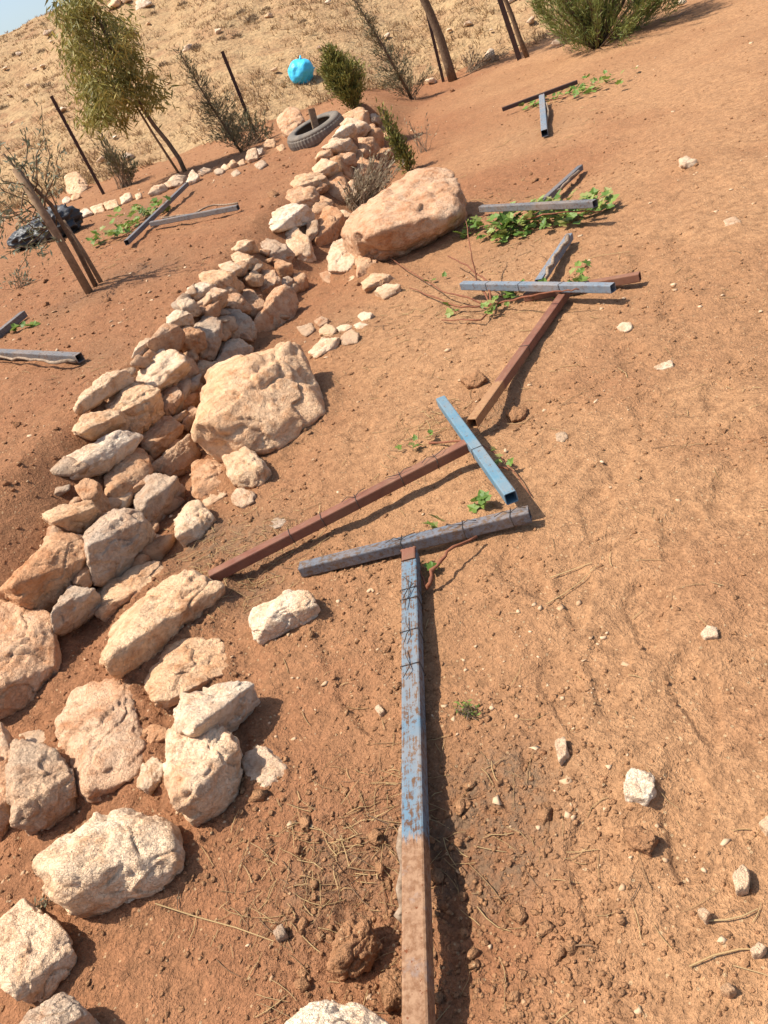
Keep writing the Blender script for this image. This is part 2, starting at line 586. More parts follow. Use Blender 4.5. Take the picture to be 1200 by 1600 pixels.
MS['cane'] = flat_mat('red_brown_cane', (0.24, 0.09, 0.045), (0.15, 0.06, 0.035), 40, 0.8, 0.2, 0.4, 0.003)
MS['oldvine'] = flat_mat('peeling_vine_bark', (0.36, 0.27, 0.19), (0.16, 0.105, 0.07), 45, 0.9, 0.1, 0.9, 0.006)
MS['deadtwig'] = flat_mat('grey_dead_twig', (0.32, 0.24, 0.16), (0.21, 0.145, 0.095), 30, 0.9, 0.1, 0.3, 0.003)
MS['steel'] = flat_mat('dark_rusty_steel', (0.075, 0.035, 0.025), (0.045, 0.028, 0.025), 18, 0.7, 0.3, 0.3, 0.003)
MS['stake'] = flat_mat('weathered_stake_wood', (0.30, 0.2, 0.125), (0.18, 0.115, 0.07), 25, 0.9, 0.1, 0.5, 0.004)
MS['rubber'] = flat_mat('dusty_tyre_rubber', (0.12, 0.105, 0.09), (0.2, 0.165, 0.13), 10, 0.85, 0.2, 0.3, 0.005)
MS['wire'] = flat_mat('dark_tie_wire', (0.035, 0.03, 0.028), (0.075, 0.05, 0.035), 50, 0.55, 0.4, 0.1, 0.001)
MS['vine'] = leaf_mat('grape_leaf', [(0.0, (0.085, 0.155, 0.025)), (0.4, (0.145, 0.235, 0.04)), (0.75, (0.235, 0.31, 0.07)), (0.9, (0.30, 0.27, 0.09)), (1.0, (0.07, 0.12, 0.02))], 0.3, 0.5)
MS['euc'] = leaf_mat('eucalyptus_leaf', [(0.0, (0.19, 0.18, 0.045)), (0.4, (0.32, 0.27, 0.07)), (0.7, (0.42, 0.32, 0.1)), (1.0, (0.15, 0.15, 0.045))], 0.3, 0.55)
MS['cypress'] = leaf_mat('cypress_green', [(0.0, (0.10, 0.11, 0.025)), (0.5, (0.19, 0.18, 0.04)), (1.0, (0.27, 0.235, 0.06))], 0.15, 0.7)
MS['conifer'] = leaf_mat('dusty_conifer', [(0.0, (0.095, 0.09, 0.045)), (0.5, (0.15, 0.135, 0.065)), (1.0, (0.21, 0.17, 0.095))], 0.15, 0.75)
MS['pine'] = leaf_mat('pine_needle', [(0.0, (0.075, 0.1, 0.022)), (0.5, (0.14, 0.165, 0.035)), (1.0, (0.205, 0.21, 0.055))], 0.2, 0.6)
MS['olive'] = leaf_mat('olive_leaf', [(0.0, (0.10, 0.11, 0.06)), (0.5, (0.17, 0.175, 0.105)), (1.0, (0.24, 0.235, 0.15))], 0.15, 0.6)
MS['shrub'] = leaf_mat('grey_shrub', [(0.0, (0.13, 0.085, 0.05)), (0.5, (0.20, 0.135, 0.08)), (1.0, (0.26, 0.18, 0.105))], 0.1, 0.8)
MS['greyshrub'] = leaf_mat('silver_twigs', [(0.0, (0.24, 0.19, 0.12)), (0.5, (0.34, 0.27, 0.17)), (1.0, (0.19, 0.15, 0.09))], 0.1, 0.8)

def plastic(name, col, trans=0.0, rough=0.35):
    m, n, b = new_mat(name, rough, 0.5)
    b.inputs['Base Color'].default_value = (*col, 1)
    v = N(n, 'ShaderNodeTexCoord').outputs['Object']
    bump(n, b, noise_n(n, v, 16, 4, 0.6), 0.5, 0.02)
    if trans:
        tr = N(n, 'ShaderNodeBsdfTranslucent', inp={'Color': (*col, 1)})
        mx = N(n, 'ShaderNodeMixShader', inp={'Fac': trans})
        n.links.new(b.outputs[0], mx.inputs[1])
        n.links.new(tr.outputs[0], mx.inputs[2])
        n.links.new(mx.outputs[0], n.nodes['Material Output'].inputs['Surface'])
    return m

MS['bluebag'] = plastic('blue_plastic_film', (0.07, 0.56, 0.84), 0.12, 0.4)
MS['blackbag'] = plastic('black_plastic_film', (0.03, 0.03, 0.032), 0.0, 0.5)
RUST, RUST2 = (0.205, 0.08, 0.048), (0.14, 0.053, 0.034)
BLUE, BLUE2 = (0.06, 0.18, 0.32), (0.085, 0.225, 0.36)
_a, _b, _q = at(656, 1690, .06), at(642, 868, .05), at(649, 1334, .06)
MS['postA'] = paint_mat('worn_blue_paint', (0.1, 0.175, 0.235), (0.155, 0.178, 0.195), (0.16, 0.085, 0.05), 0.55, (_q - _a).dot(_b - _a) / (_b - _a).length_squared, (0.30, 0.175, 0.1), (0.2, 0.1, 0.052))
MS['barA'] = paint_mat('worn_grey_blue_paint', (0.105, 0.12, 0.14), (0.09, 0.125, 0.17), (0.11, 0.07, 0.05), 0.6)
MS['barB'] = paint_mat('bright_blue_paint', (0.065, 0.175, 0.25), (0.115, 0.21, 0.265), (0.16, 0.09, 0.055), 0.3)
MS['rust'] = paint_mat('rusted_steel', RUST, RUST2, (0.3, 0.12, 0.05), 0.25)
MS['rustC'] = paint_mat('rusted_steel_muddy_foot', RUST, RUST2, (0.3, 0.12, 0.05), 0.25, 0.24, (0.34, 0.19, 0.09), (0.27, 0.13, 0.06))
MS['barD'] = paint_mat('steel_blue_paint', (0.13, 0.18, 0.23), (0.17, 0.2, 0.23), (0.17, 0.09, 0.055), 0.4)
MS['barE'] = paint_mat('dull_grey_paint', (0.115, 0.125, 0.14), (0.15, 0.145, 0.145), (0.13, 0.075, 0.05), 0.45)

# ------------------------------------------------------------------ ground and hillside
def build_ground():
    A0, A1 = math.radians(-60), math.radians(46)
    st = 0.0042
    fine = np.arange(A0, A1, st)
    coarse = np.linspace(A1, A0 + 2 * math.pi, 70)[:-1]
    ang = np.concatenate([fine, coarse])
    rr = [0.25]
    while rr[-1] < 320:
        r = rr[-1]
        if r < 1:
            r += 0.0045
        elif r < 24:
            r += 0.0044 * r
        else:
            r += 0.014 * r
        rr.append(r)
    rr = np.array(rr)
    nr, na = len(rr), len(ang)
    X = (rr[:, None] * np.sin(ang)[None]).ravel()
    Y = (rr[:, None] * np.cos(ang)[None]).ravel()
    Z = hfull(X, Y)
    V = np.stack([X, Y, Z], 1)
    V = np.vstack([V, [[0, 0, float(hbase(np.array([0.0]), np.array([0.0]))[0])]]])
    i = np.arange(nr - 1)[:, None] * na
    j = np.arange(na)[None]
    jn = (j + 1) % na
    Q = np.stack([i + j, i + na + j, i + na + jn, i + jn], -1).reshape(-1, 4)[:, ::-1]
    cx = V[Q[:, 0], 0]
    cy = V[Q[:, 0], 1]
    edge = cy - fence_y(cx) + 0.25 * noise2(cx * 1.1, cy * 1.1)
    is_hill = edge > 0.15
    # soil colour fields
    xb = np.interp(V[:, 1], BASY, BASX)
    red = sstep(1.5, -0.1, V[:, 0] - xb) * 0.85
    red = red * (1 - 0.25 * sstep(8, 13, V[:, 1])) + 0.75 * sstep(0.25, -0.6, V[:, 0]) * sstep(2.9, 1.7, V[:, 1])
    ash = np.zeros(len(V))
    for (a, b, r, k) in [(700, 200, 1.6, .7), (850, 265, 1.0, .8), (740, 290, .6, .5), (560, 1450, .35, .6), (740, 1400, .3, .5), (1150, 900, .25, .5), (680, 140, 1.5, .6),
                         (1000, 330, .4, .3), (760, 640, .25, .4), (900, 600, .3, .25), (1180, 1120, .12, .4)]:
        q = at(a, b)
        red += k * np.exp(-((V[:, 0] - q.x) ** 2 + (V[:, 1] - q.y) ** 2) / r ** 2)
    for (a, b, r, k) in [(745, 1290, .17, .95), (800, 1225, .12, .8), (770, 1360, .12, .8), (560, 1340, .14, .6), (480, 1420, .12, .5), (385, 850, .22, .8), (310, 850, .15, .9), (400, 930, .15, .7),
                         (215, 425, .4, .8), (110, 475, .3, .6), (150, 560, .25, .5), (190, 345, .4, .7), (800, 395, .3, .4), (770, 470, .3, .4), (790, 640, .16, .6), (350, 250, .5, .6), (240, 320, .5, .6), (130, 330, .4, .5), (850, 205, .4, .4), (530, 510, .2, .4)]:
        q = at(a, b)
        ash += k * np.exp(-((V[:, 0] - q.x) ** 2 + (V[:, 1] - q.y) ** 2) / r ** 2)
    for name, mask, mat in (('ground', ~is_hill, MS['soil']), ('hillside', is_hill, MS['hill'])):
        q = Q[mask]
        used = np.unique(q)
        re = np.full(len(V), -1)
        re[used] = np.arange(len(used))
        o = mesh_obj(name, V[used], re[q], mat, origin=(0, 0, 0), smooth=True)
        tag(o, kind='structure')
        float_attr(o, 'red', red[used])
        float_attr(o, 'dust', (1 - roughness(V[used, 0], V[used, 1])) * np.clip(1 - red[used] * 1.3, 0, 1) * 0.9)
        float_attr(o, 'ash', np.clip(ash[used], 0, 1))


# ------------------------------------------------------------------ stones
_ICO = {}
def ico(s):
    if s not in _ICO:
        bm = bmesh.new()
        bmesh.ops.create_icosphere(bm, subdivisions=s, radius=1.0)
        V = np.array([v.co[:] for v in bm.verts])
        Fc = np.array([[v.index for v in f.verts] for f in bm.faces])
        bm.free()
        _ICO[s] = (V, Fc)
    return _ICO[s]

def hull_planes(P):
    bm = bmesh.new()
    for p in P:
        bm.verts.new(p)
    r = bmesh.ops.convex_hull(bm, input=bm.verts)
    bm.normal_update()
    c = P.mean(0)
    out = []
    for f in bm.faces:
        n = np.array(f.normal[:])
        if np.linalg.norm(n) < 0.5:
            continue
        o = np.dot(n, np.array(f.verts[0].co[:]) - c)
        if o < 0:
            n, o = -n, -o
        if o < 1e-5:
            continue
        if any(np.dot(n, m) > 0.992 and abs(o - q) < 0.02 * max(o, q) for m, q in out):
            continue
        out.append((n, o))
    bm.free()
    return c, np.array([n for n, _ in out]), np.array([o for _, o in out])

def rock_mesh(P, seed, sub=4, rough=1.0, cuts=9, p=40, layer=0.0):
    """a stone: the hull of P, with corners knocked off, edges worn and a pitted skin"""
    r = np.random.default_rng(seed)
    c, n, o = hull_planes(P)
    L = P - c
    cov = np.cov(L.T) + np.eye(3) * 1e-8
    ev, U = np.linalg.eigh(cov)
    sc = np.sqrt(ev)
    sc = np.maximum(sc, sc.max() * 0.3)
    D0, Fc = ico(sub)
    D = (D0 * sc) @ U.T
    D /= np.linalg.norm(D, axis=1)[:, None]
    nn, oo = [n], [o]
    for _ in range(cuts):
        d = r.normal(size=3)
        d /= np.linalg.norm(d)
        sup = (L @ d).max()
        nn.append(d[None])
        oo.append(np.array([sup * r.uniform(0.85, 1.0)]))
    n, o = np.vstack(nn), np.concatenate(oo)
    q = np.clip(D @ n.T, 0, None) / o
    rad = 1.0 / (np.sum(q ** p, axis=1) ** (1.0 / p))
    size = float(np.sqrt(ev).mean()) * 3.4
    S = D * rad[:, None]
    off = r.uniform(0, 200, 3)
    u = S / size
    d = 0.02 * fbm3(u * 2.2 + off, 2) + 0.018 * (0.3 - np.abs(fbm3(u * 4 + off, 2))) + 0.012 * fbm3(u * 9 + off, 3) + 0.009 * (0.25 - np.abs(fbm3(u * 15 + off + 9, 2)))
    pit = np.clip(noise3(u * 8 + off + 50) - 0.28, 0, None) + np.clip(noise3(u * 17 + off + 90) - 0.33, 0, None) * 0.5
    d = d - 0.05 * pit
    # cracks and broken ledges
    crk = fbm3(u * 1.6 + off + 20, 2)
    d = d - 0.03 * np.exp(-(crk / 0.035) ** 2)
    led = fbm3(u * 2.6 + off + 70, 2)
    d = d + 0.032 * (sstep(0.02, 0.06, led) - 0.5)
    if layer:
        ax = n[0]
        d = d + layer * (np.abs(((S @ ax) / size * 7 + fbm3(u * 3 + off, 2) * 0.7) % 1.0 - 0.5) - 0.25)
    S = S * (1 + rough * d * size / np.maximum(rad, 0.25 * size))[:, None]
    # a shallow random warp so that no face stays a plane
    S = S + 0.014 * rough * size * np.stack([noise3(u * 3 + off + k * 31) for k in range(3)], 1)
    return c, S, Fc

def px_area(pts):
    a = np.array(pts, float)
    x, y = a[:, 0], a[:, 1]
    return 0.5 * abs(np.dot(x, np.roll(y, 1)) - np.dot(y, np.roll(x, 1)))

_stone_n = [0]
GD = np.array([math.sin(ROLL), math.cos(ROLL)])       # image direction of "down"

def stone(name, pts, mat, parent=None, ridge=None, mode='ground', face=None, rough=1.0, seed=None, push=0.0, cuts=14, p=130, layer=0.0, grow=1.05, batter=None, see=12.0, tilt=None, sub=None, yaw=None, fwd=0.64):
    """a stone whose outline stands where the photo shows it: an upright face below its arris (ridge),
    a top that runs back from it, and a back and underside of its own"""
    _stone_n[0] += 1
    seed = seed or 100 + _stone_n[0]
    r = np.random.default_rng(seed)
    a = np.array(pts, float)
    cen = a.mean(0)
    a = cen + (a - cen) * grow
    H = np.array([GD[1], -GD[0]])
    hu, gu = (a - cen) @ H, (a - cen) @ GD
    if mode == 'ground':
        low = cen + H * hu[np.argmax(gu)] * 0.6 + GD * gu.max()
        anc = at(low[0], low[1])
    else:
        anc = at(cen[0], cen[1])
    v = (anc - CAMP).normalized()
    el = math.asin(-v.z)
    vh = Vector((v.x, v.y, 0)).normalized()
    anc = anc - v * push
    if ridge is None:
        fc = face if face is not None else (r.uniform(0.14, 0.32) if mode == 'ground' else r.uniform(0.35, 0.6))
        lv = gu.max() - fc * (gu.max() - gu.min())
        sl = r.uniform(-0.25, 0.25)
        ridge = [cen + H * (f * (hu.max() if f > 0 else -hu.min())) + GD * (lv + sl * f * hu.max() + r.uniform(-.06, .06) * (gu.max() - gu.min())) for f in (-0.7, r.uniform(-.3, .3), 0.7)]
    rg = np.array([[(np.array(q) - cen) @ H, (np.array(q) - cen) @ GD] for q in ridge])
    rg = rg[np.argsort(rg[:, 0])]
    bt = math.radians(batter if batter is not None else r.uniform(-4, 14))
    yw = math.radians(yaw if yaw is not None else (r.uniform(-15, 40) if mode == 'ground' else r.uniform(15, 50)))
    side = Vector((vh.y, -vh.x, 0))
    nf = (-vh * math.cos(yw) + side * math.sin(yw)) * math.cos(bt) + Vector((0, 0, 1)) * math.sin(bt)
    if mode == 'ground':
        # stand the face on the soil along the foot of the outline
        foot = [at(q[0], q[1]) for q, g in zip(a, gu) if g > 0.4 * gu.max()]
        cs = sorted(foot, key=lambda x: x.dot(nf))
        fi = fwd * (len(cs) - 1)
        anc = cs[int(fi)].lerp(cs[min(int(fi) + 1, len(cs) - 1)], fi - int(fi)) - v * push
    rc = cen + H * rg[:, 0].mean() + GD * rg[:, 1].mean()
    def hit(q, o, n, clamp=False):
        d = pray(q[0], q[1])
        t = (o - CAMP).dot(n) / d.dot(n)
        if clamp and mode == 'ground':
            t = min(t, (at(q[0], q[1]) - CAMP).length / d.length - 0.03)
        return CAMP + d * t
    R0 = hit(rc, anc, nf)
    gam = min(max(math.radians(see), math.radians(30) - el), math.radians(55))
    tl = math.radians(tilt) if tilt is not None else r.uniform(-0.22, 0.12)
    nt = (-vh * math.sin(gam) + Vector((0, 0, 1)) * math.cos(gam) + side * math.tan(tl)).normalized()
    out, top = [], []
    for q, h, g in zip(a, hu, gu):
        if g > np.interp(h, rg[:, 0], rg[:, 1]):
            out.append(np.array(hit(q, anc, nf, True)))
        else:
            x = np.array(hit(q, R0, nt, True))
            out.append(x)
            top.append(x)
    out = np.array(out)
    size = float(np.sqrt(np.sort(np.linalg.eigvalsh(np.cov((out - out.mean(0)).T)))[1])) * 3.0
    camp = np.array(CAMP)
    def shift(x, m):
        e = camp - x
        return x + e / np.linalg.norm(e) * m
    P = [shift(x, r.normal() * 0.05 * size) for x in out]
    for h, g in rg:
        x = np.array(hit(cen + H * h + GD * g, anc, nf))
        P.append(shift(x, size * r.uniform(0.06, 0.16)))
    pc = out.mean(0)
    x = np.array(hit(cen + H * hu.max() * r.uniform(-.3, .3) + GD * (gu.max() * .55 + rg[:, 1].mean() * .45), anc, nf))
    P.append(shift(x, size * r.uniform(0.08, 0.2)))
    if top:
        x = np.mean(top, axis=0) * 0.6 + np.array(R0) * 0.4
        P.append(x + np.array(nt) * size * r.uniform(0.03, 0.12))
    # back and underside, drawn in a little
    zb = anc.z - (0.04 if mode == 'ground' else 0.25 * size)
    vhn = np.array(vh)
    for x in out:
        y = pc + (x - pc) * 0.8 + vhn * size * 0.12
        P.append(np.array([y[0], y[1], min(zb, y[2] - 0.12 * size)]))
    for x in top:
        y = x + vhn * size * r.uniform(0.04, 0.2)
        P.append(np.array([y[0], y[1], x[2] - size * r.uniform(0.15, 0.3)]))
    P = np.array(P)
    ar = px_area(pts)
    sub = sub or (6 if ar > 4500 else (5 if ar > 800 else (4 if ar > 200 else 3)))
    c, S, Fc = rock_mesh(P, seed, sub, rough, cuts, p, layer)
    return mesh_obj(name, S + c, Fc, mat, parent, origin=c, smooth=True)

def in_poly(x, y, poly):
    c = False
    j = len(poly) - 1
    for i in range(len(poly)):
        xi, yi = poly[i]
        xj, yj = poly[j]
        if (yi > y) != (yj > y) and x < (xj - xi) * (y - yi) / (yj - yi) + xi:
            c = not c
        j = i
    return c

def crop(ox, oy, s, pts):
    return [(ox + x / s, oy + y / s) for x, y in pts]

def c0(*p): return crop(0, 0, 3, p)
def c1(*p): return crop(0, 650, 2.6667, p)
def c2(*p): return crop(0, 1000, 2.4, p)
def c3(*p): return crop(0, 350, 3, p)
def c4(*p): return crop(300, 250, 2.6667, p)
def c5(*p): return crop(300, 0, 3, p)

# ---- the near stretch of dry stone wall: every stone a part
wall_near = empty('dry_stone_wall', at(300, 690))
tag(wall_near, 'tumbledown dry stone retaining wall of pale limestone running beside the two big boulders', 'stone wall')
near_stones = [
    (c1((255,185),(400,110),(500,60),(590,90),(540,150),(450,225),(320,255)), 'chalk'),
    (c1((440,250),(540,150),(600,140),(615,200),(600,240),(540,320),(500,375),(450,340)), 'warm'),
    (c1((575,80),(690,0),(720,10),(755,40),(735,90),(630,180),(580,110)), 'warm'),
    (c1((630,205),(780,80),(835,155),(800,240),(700,250)), 'grey'),
    (c1((170,410),(240,380),(370,350),(400,380),(430,440),(340,490),(270,460)), 'pale'),
    (c1((310,285),(360,265),(410,280),(460,390),(430,430),(390,400),(370,350),(320,310)), 'warm'),
    (c1((550,330),(640,240),(740,260),(760,330),(730,410),(660,460),(600,430),(560,380)), 'grey'),
    (c1((355,500),(450,400),(540,385),(610,440),(645,530),(620,600),(540,640),(480,670),(400,720),(385,640),(340,540)), 'grey'),
    (c1((0,725),(90,690),(200,600),(240,500),(300,490),(350,520),(345,600),(300,690),(270,740),(210,820),(110,770)), 'warm'),
    (c1((215,865),(290,710),(390,730),(380,840),(220,895)), 'grey'),
    (c1((295,690),(345,600),(400,610),(410,650),(370,715)), 'warm'),
    (c1((555,300),(600,260),(640,265),(600,310),(560,318)), 'warm'),
    (c3((570,690),(640,620),(760,590),(840,605),(860,640),(800,720),(770,780),(690,775),(620,740)), 'chalk'),
    (c3((335,890),(390,790),(500,700),(580,680),(620,740),(540,760),(480,830),(400,880)), 'pale'),
    (c3((480,820),(560,750),(640,755),(665,790),(750,790),(760,880),(700,940),(640,990),(540,980),(550,870)), 'pale'),
    (c3((335,960),(400,890),(540,865),(560,900),(550,960),(490,990),(400,985)), 'pale'),
    (c3((620,625),(655,550),(705,540),(690,600),(640,635)), 'chalk'),
    (c3((690,570),(780,470),(840,480),(855,560),(820,605),(700,595)), 'warm'),
    (c3((840,490),(880,470),(950,510),(960,580),(910,620),(850,590)), 'warm'),
    (c3((905,480),(960,430),(1030,460),(1035,540),(1000,640),(940,620),(955,560)), 'grey'),
    (c3((780,450),(820,400),(900,420),(910,470),(840,478),(780,468)), 'chalk'),
    (c3((835,350),(860,335),(940,390),(935,430),(900,430),(840,390)), 'pale'),
    (c3((880,300),(940,275),(1010,285),(1000,320),(920,365),(885,340)), 'chalk'),
    (c3((915,385),(1000,300),(1060,320),(1060,380),(1000,418),(935,412)), 'pale'),
    (c3((940,235),(1000,220),(1090,230),(1140,285),(1110,335),(1060,330),(1010,280),(950,270)), 'pale'),
    (c3((1025,190),(1080,170),(1130,200),(1140,240),(1100,238),(1040,215)), 'chalk'),
    (c3((1065,165),(1110,130),(1180,150),(1230,180),(1200,208),(1130,202)), 'pale'),
    (c3((1090,118),(1130,70),(1190,75),(1212,130),(1140,145)), 'pale'),
    (c3((1010,430),(1070,390),(1170,430),(1200,480),(1195,540),(1150,550),(1080,500)), 'grey'),
    (c3((1080,360),(1130,340),(1180,390),(1175,430),(1110,402)), 'warm'),
    (c3((1010,640),(1040,560),(1120,535),(1190,580),(1170,620),(1080,650)), 'grey'),
    (c3((1033,490),(1070,478),(1087,520),(1060,547),(1033,542)), 'warm'),
    (c3((830,600),(910,640),(935,690),(900,730),(850,770),(800,740),(860,650)), 'warm'),
    (c3((930,640),(1030,650),(1010,690),(970,740),(910,730)), 'grey'),
    (c3((825,790),(880,740),(950,760),(965,810),(930,860),(820,880)), 'warm'),
    (c3((755,860),(770,780),(820,760),(850,800),(820,880),(780,895)), 'warm'),
    (c3((800,912),(870,873),(887,885),(850,928)), 'pale'),
    (c3((850,952),(890,850),(935,880),(880,967)), 'warm'),
    (c4((275,345),(320,330),(390,350),(420,390),(410,430),(340,410),(290,380)), 'grey'),
    (c4((330,410),(420,430),(428,470),(380,502),(350,450)), 'warm'),
    (c4((210,495),(260,458),(302,490),(290,522),(240,527)), 'pale'),
    (c4((290,460),(340,455),(362,500),(330,560),(290,570),(270,530),(300,500)), 'warm'),
    (c4((200,540),(250,543),(312,610),(302,692),(260,682),(235,600)), 'warm'),
    (c4((310,590),(350,540),(400,525),(440,590),(420,650),(390,700),(350,750),(260,780),(270,720),(310,690)), 'warm'),
    (c4((420,470),(470,470),(487,520),(470,560),(430,542)), 'warm'),
    (c4((395,480),(425,500),(430,545),(400,530),(360,520)), 'grey'),
    (c4((60,600),(110,590),(120,640),(80,680),(55,660)), 'warm'),
    (c4((120,560),(200,560),(240,620),(200,640),(140,610)), 'warm'),
]
for i, (pts, m) in enumerate(near_stones):
    stone('stone', pts, MS[m], wall_near, mode='wall', push=0.15, grow=1.12, see=20, rough=1.0, layer=0.02 if i % 3 == 0 else 0)
# hearting: the small stones packed behind and between the face stones
WALLPOLY = [(95, 760), (120, 690), (135, 620), (215, 565), (270, 490), (345, 395), (400, 385), (470, 400), (482, 440), (455, 520), (395, 550), (330, 590), (300, 690), (290, 770), (245, 860), (130, 960), (60, 900)]
rh = random.Random(5)
made = 0
while made < 95:
    a, b = rh.uniform(60, 480), rh.uniform(385, 960)
    if not in_poly(a, b, WALLPOLY):
        continue
    made += 1
    q = at(a, b)
    q = np.array(q + (CAMP - q).normalized() * rh.uniform(0.0, 0.07))
    sz = rh.uniform(0.035, 0.075)
    P = q + rng.normal(size=(14, 3)) * sz * np.array([0.8, 0.8, 0.5])
    c, S, Fc = rock_mesh(P, int(a * 7 + b), 3, 1.0, 6)
    mesh_obj('stone', S + c, Fc, MS[rh.choice(('warm', 'pale', 'warm', 'grey'))], wall_near, origin=c, smooth=True)

# ---- the far stretch beyond the second boulder
wall_far = empty('dry_stone_wall', at(600, 262))
tag(wall_far, 'far stretch of stacked limestone wall between the leaning tyre and the furthest boulder', 'stone wall')
far_stones = [
    (c4((300,265),(340,215),(420,185),(470,190),(520,230),(510,255),(440,240),(390,250),(340,280)), 'chalk'),
    (c4((330,280),(390,255),(430,280),(480,330),(522,430),(500,452),(440,442),(410,350)), 'pale'),
    (c4((505,350),(530,260),(550,210),(590,190),(627,230),(620,280),(570,390),(530,402)), 'warm'),
    (c4((478,260),(520,250),(522,310),(490,342),(478,310)), 'grey'),
    (c4((390,150),(410,120),(500,115),(530,150),(542,222),(510,212),(440,185)), 'warm'),
    (c4((413,97),(440,70),(520,50),(562,70),(562,120),(520,132),(430,117)), 'pale'),
    (c4((590,215),(640,210),(665,230),(640,270),(615,265)), 'pale'),
    (c5((568,790),(610,740),(680,760),(692,800),(640,822),(580,817)), 'pale'),
    (c5((578,742),(600,710),(650,700),(662,740),(620,748)), 'pale'),
    (c5((618,692),(660,650),(740,650),(772,690),(760,722),(690,717)), 'pale'),
    (c5((658,642),(700,590),(760,580),(772,630),(730,652)), 'chalk'),
    (c5((698,582),(730,550),(790,560),(842,600),(800,642),(760,622)), 'pale'),
    (c5((678,562),(720,530),(790,498),(822,520),(832,562),(760,562)), 'pale'),
    (c5((788,592),(850,580),(872,630),(820,652),(780,642)), 'warm'),
    (c5((838,530),(880,540),(882,582),(838,572)), 'grey'),
    (c5((868,590),(920,588),(947,650),(942,692),(890,662)), 'warm'),
    (c5((768,652),(850,640),(872,700),(830,742),(770,722)), 'warm'),
    (c5((688,720),(760,718),(772,770),(720,792),(688,772)), 'warm'),
    (c5((638,822),(700,810),(732,870),(742,942),(660,932),(630,882)), 'warm'),
    (c5((718,792),(790,740),(842,760),(832,822),(760,852)), 'warm'),
    (c5((598,912),(660,940),(682,980),(618,992)), 'warm'),
    (c5((848,702),(930,690),(942,740),(880,762)), 'warm'),
    (c5((838,742),(890,760),(880,810),(838,822)), 'warm'),
    (c5((700,860),(760,850),(790,900),(760,960),(735,930)), 'grey'),
    (c5((545,855),(600,835),(632,870),(600,912),(560,900)), 'warm'),
    (c5((600,1010),(640,985),(660,1040),(620,1060)), 'warm'),
]
for pts, m in far_stones:
    stone('stone', pts, MS[m], wall_far, mode='wall', push=0.2, grow=1.12, see=20)
for (a, b, s) in [(560, 250, .16), (540, 270, .16), (580, 225, .16), (520, 300, .14), (570, 200, .16), (600, 235, .15), (590, 260, .14), (550, 300, .13), (500, 330, .12)]:
    q = np.array(at(a, b))
    P = q + rng.normal(size=(16, 3)) * s * np.array([0.7, 0.7, 0.55])
    c, S, Fc = rock_mesh(P, int(a * 5 + b), 3, 1.0, 5)
    mesh_obj('stone', S + c, Fc, MS['warm'], wall_far, origin=c, smooth=True)

# ---- low edging of stones at the far side of the left plot
edging = empty('stone_edging', at(290, 275))
tag(edging, 'low row of small stones edging the red soil below the fence line at upper left', 'stone edging')
for i, pts in enumerate([
    c0((340,1010),(400,970),(440,1000),(370,1030)), c0((420,970),(480,950),(490,990),(440,1000)), c0((480,950),(540,930),(560,970),(500,980)),
    c0((560,920),(610,900),(620,940),(570,960)), c0((690,910),(720,870),(770,860),(790,890),(720,920)), c0((760,860),(830,810),(870,820),(850,870),(790,880)),
    c0((870,850),(900,790),(930,820),(910,860)), c0((925,800),(960,780),(990,795),(960,820),(930,820)), c0((1000,800),(1020,785),(1050,790),(1040,815),(1010,815)),
    c0((1030,790),(1050,765),(1075,780),(1060,800)), c0((1070,770),(1090,745),(1110,760),(1095,785)), c0((1150,740),(1160,700),(1200,690),(1210,750),(1170,765)),
    c0((285,940),(310,915),(335,930),(320,950)), c0((330,930),(350,895),(375,910),(365,935)), c0((630,910),(660,900),(670,930),(640,940)),
    c5((130,780),(150,765),(180,780),(160,800)), c5((165,770),(190,745),(210,760),(195,790)), c5((210,760),(240,740),(250,770),(220,780)),
    c5((250,740),(280,700),(330,690),(330,720),(280,750)), c5((330,680),(350,650),(385,650),(390,690),(350,700)), c5((390,690),(420,670),(440,690),(420,710)),
    c5((290,770),(330,745),(350,770),(320,795)), c5((180,810),(210,790),(230,810),(200,830)), c5((100,800),(130,785),(150,795),(140,815))]):
    stone('stone', pts, MS['grey' if i >= 21 else ('chalk', 'pale', 'pale')[i % 3]], edging)

def redden(o, k):
    float_attr(o, 'red', np.full(len(o.data.vertices), k))
    return o

# ---- boulders and loose stones, each a thing of its own
def loose(name, pts, mat, label, cat='stone', **kw):
    o = stone(name, pts, MS[mat], **kw)
    co = np.empty(len(o.data.vertices) * 3, np.float32)
    o.data.vertices.foreach_get('co', co)
    co = co.reshape(-1, 3)[:, :2] + np.array(o.location[:2])
    cv = np.cov(co.T)
    wd = math.sqrt(np.trace(cv))
    if wd > 0.03:
        SKIRTS.append((co[:, 0].mean(), co[:, 1].mean(), np.linalg.inv(cv * 3.0), wd * 3.5, min(0.03, 0.13 * wd)))
    return tag(o, label, cat)

loose('boulder', [(296,672),(313,640),(322,600),(325,575),(345,568),(420,546),(435,535),(455,530),(473,540),(482,555),(486,578),(496,596),(510,628),(505,650),(490,668),(458,690),(420,712),(370,708),(340,715),(312,700)],
      'pale', 'big flat-topped cream boulder leaning on the near stone wall', 'boulder',
      ridge=[(305,676),(322,672),(375,640),(409,617),(427,590),(441,552)], batter=22, see=6, tilt=-4, yaw=46, fwd=0.4, grow=1.0, cuts=4, p=50, rough=0.9, push=0.0)
loose('boulder', [(536,360),(548,335),(562,320),(600,291),(637,272),(679,256),(698,261),(712,280),(720,299),(714,325),(705,358),(675,381),(637,390),(600,388),(563,378),(540,368)],
      'warm', 'largest rounded orange-cream boulder beyond the wall, below the fallen posts', 'boulder',
      ridge=[(566,365),(580,370),(622,374),(660,368),(700,345)], cuts=4, p=30, rough=1.0, batter=-14, yaw=20, fwd=1.0)
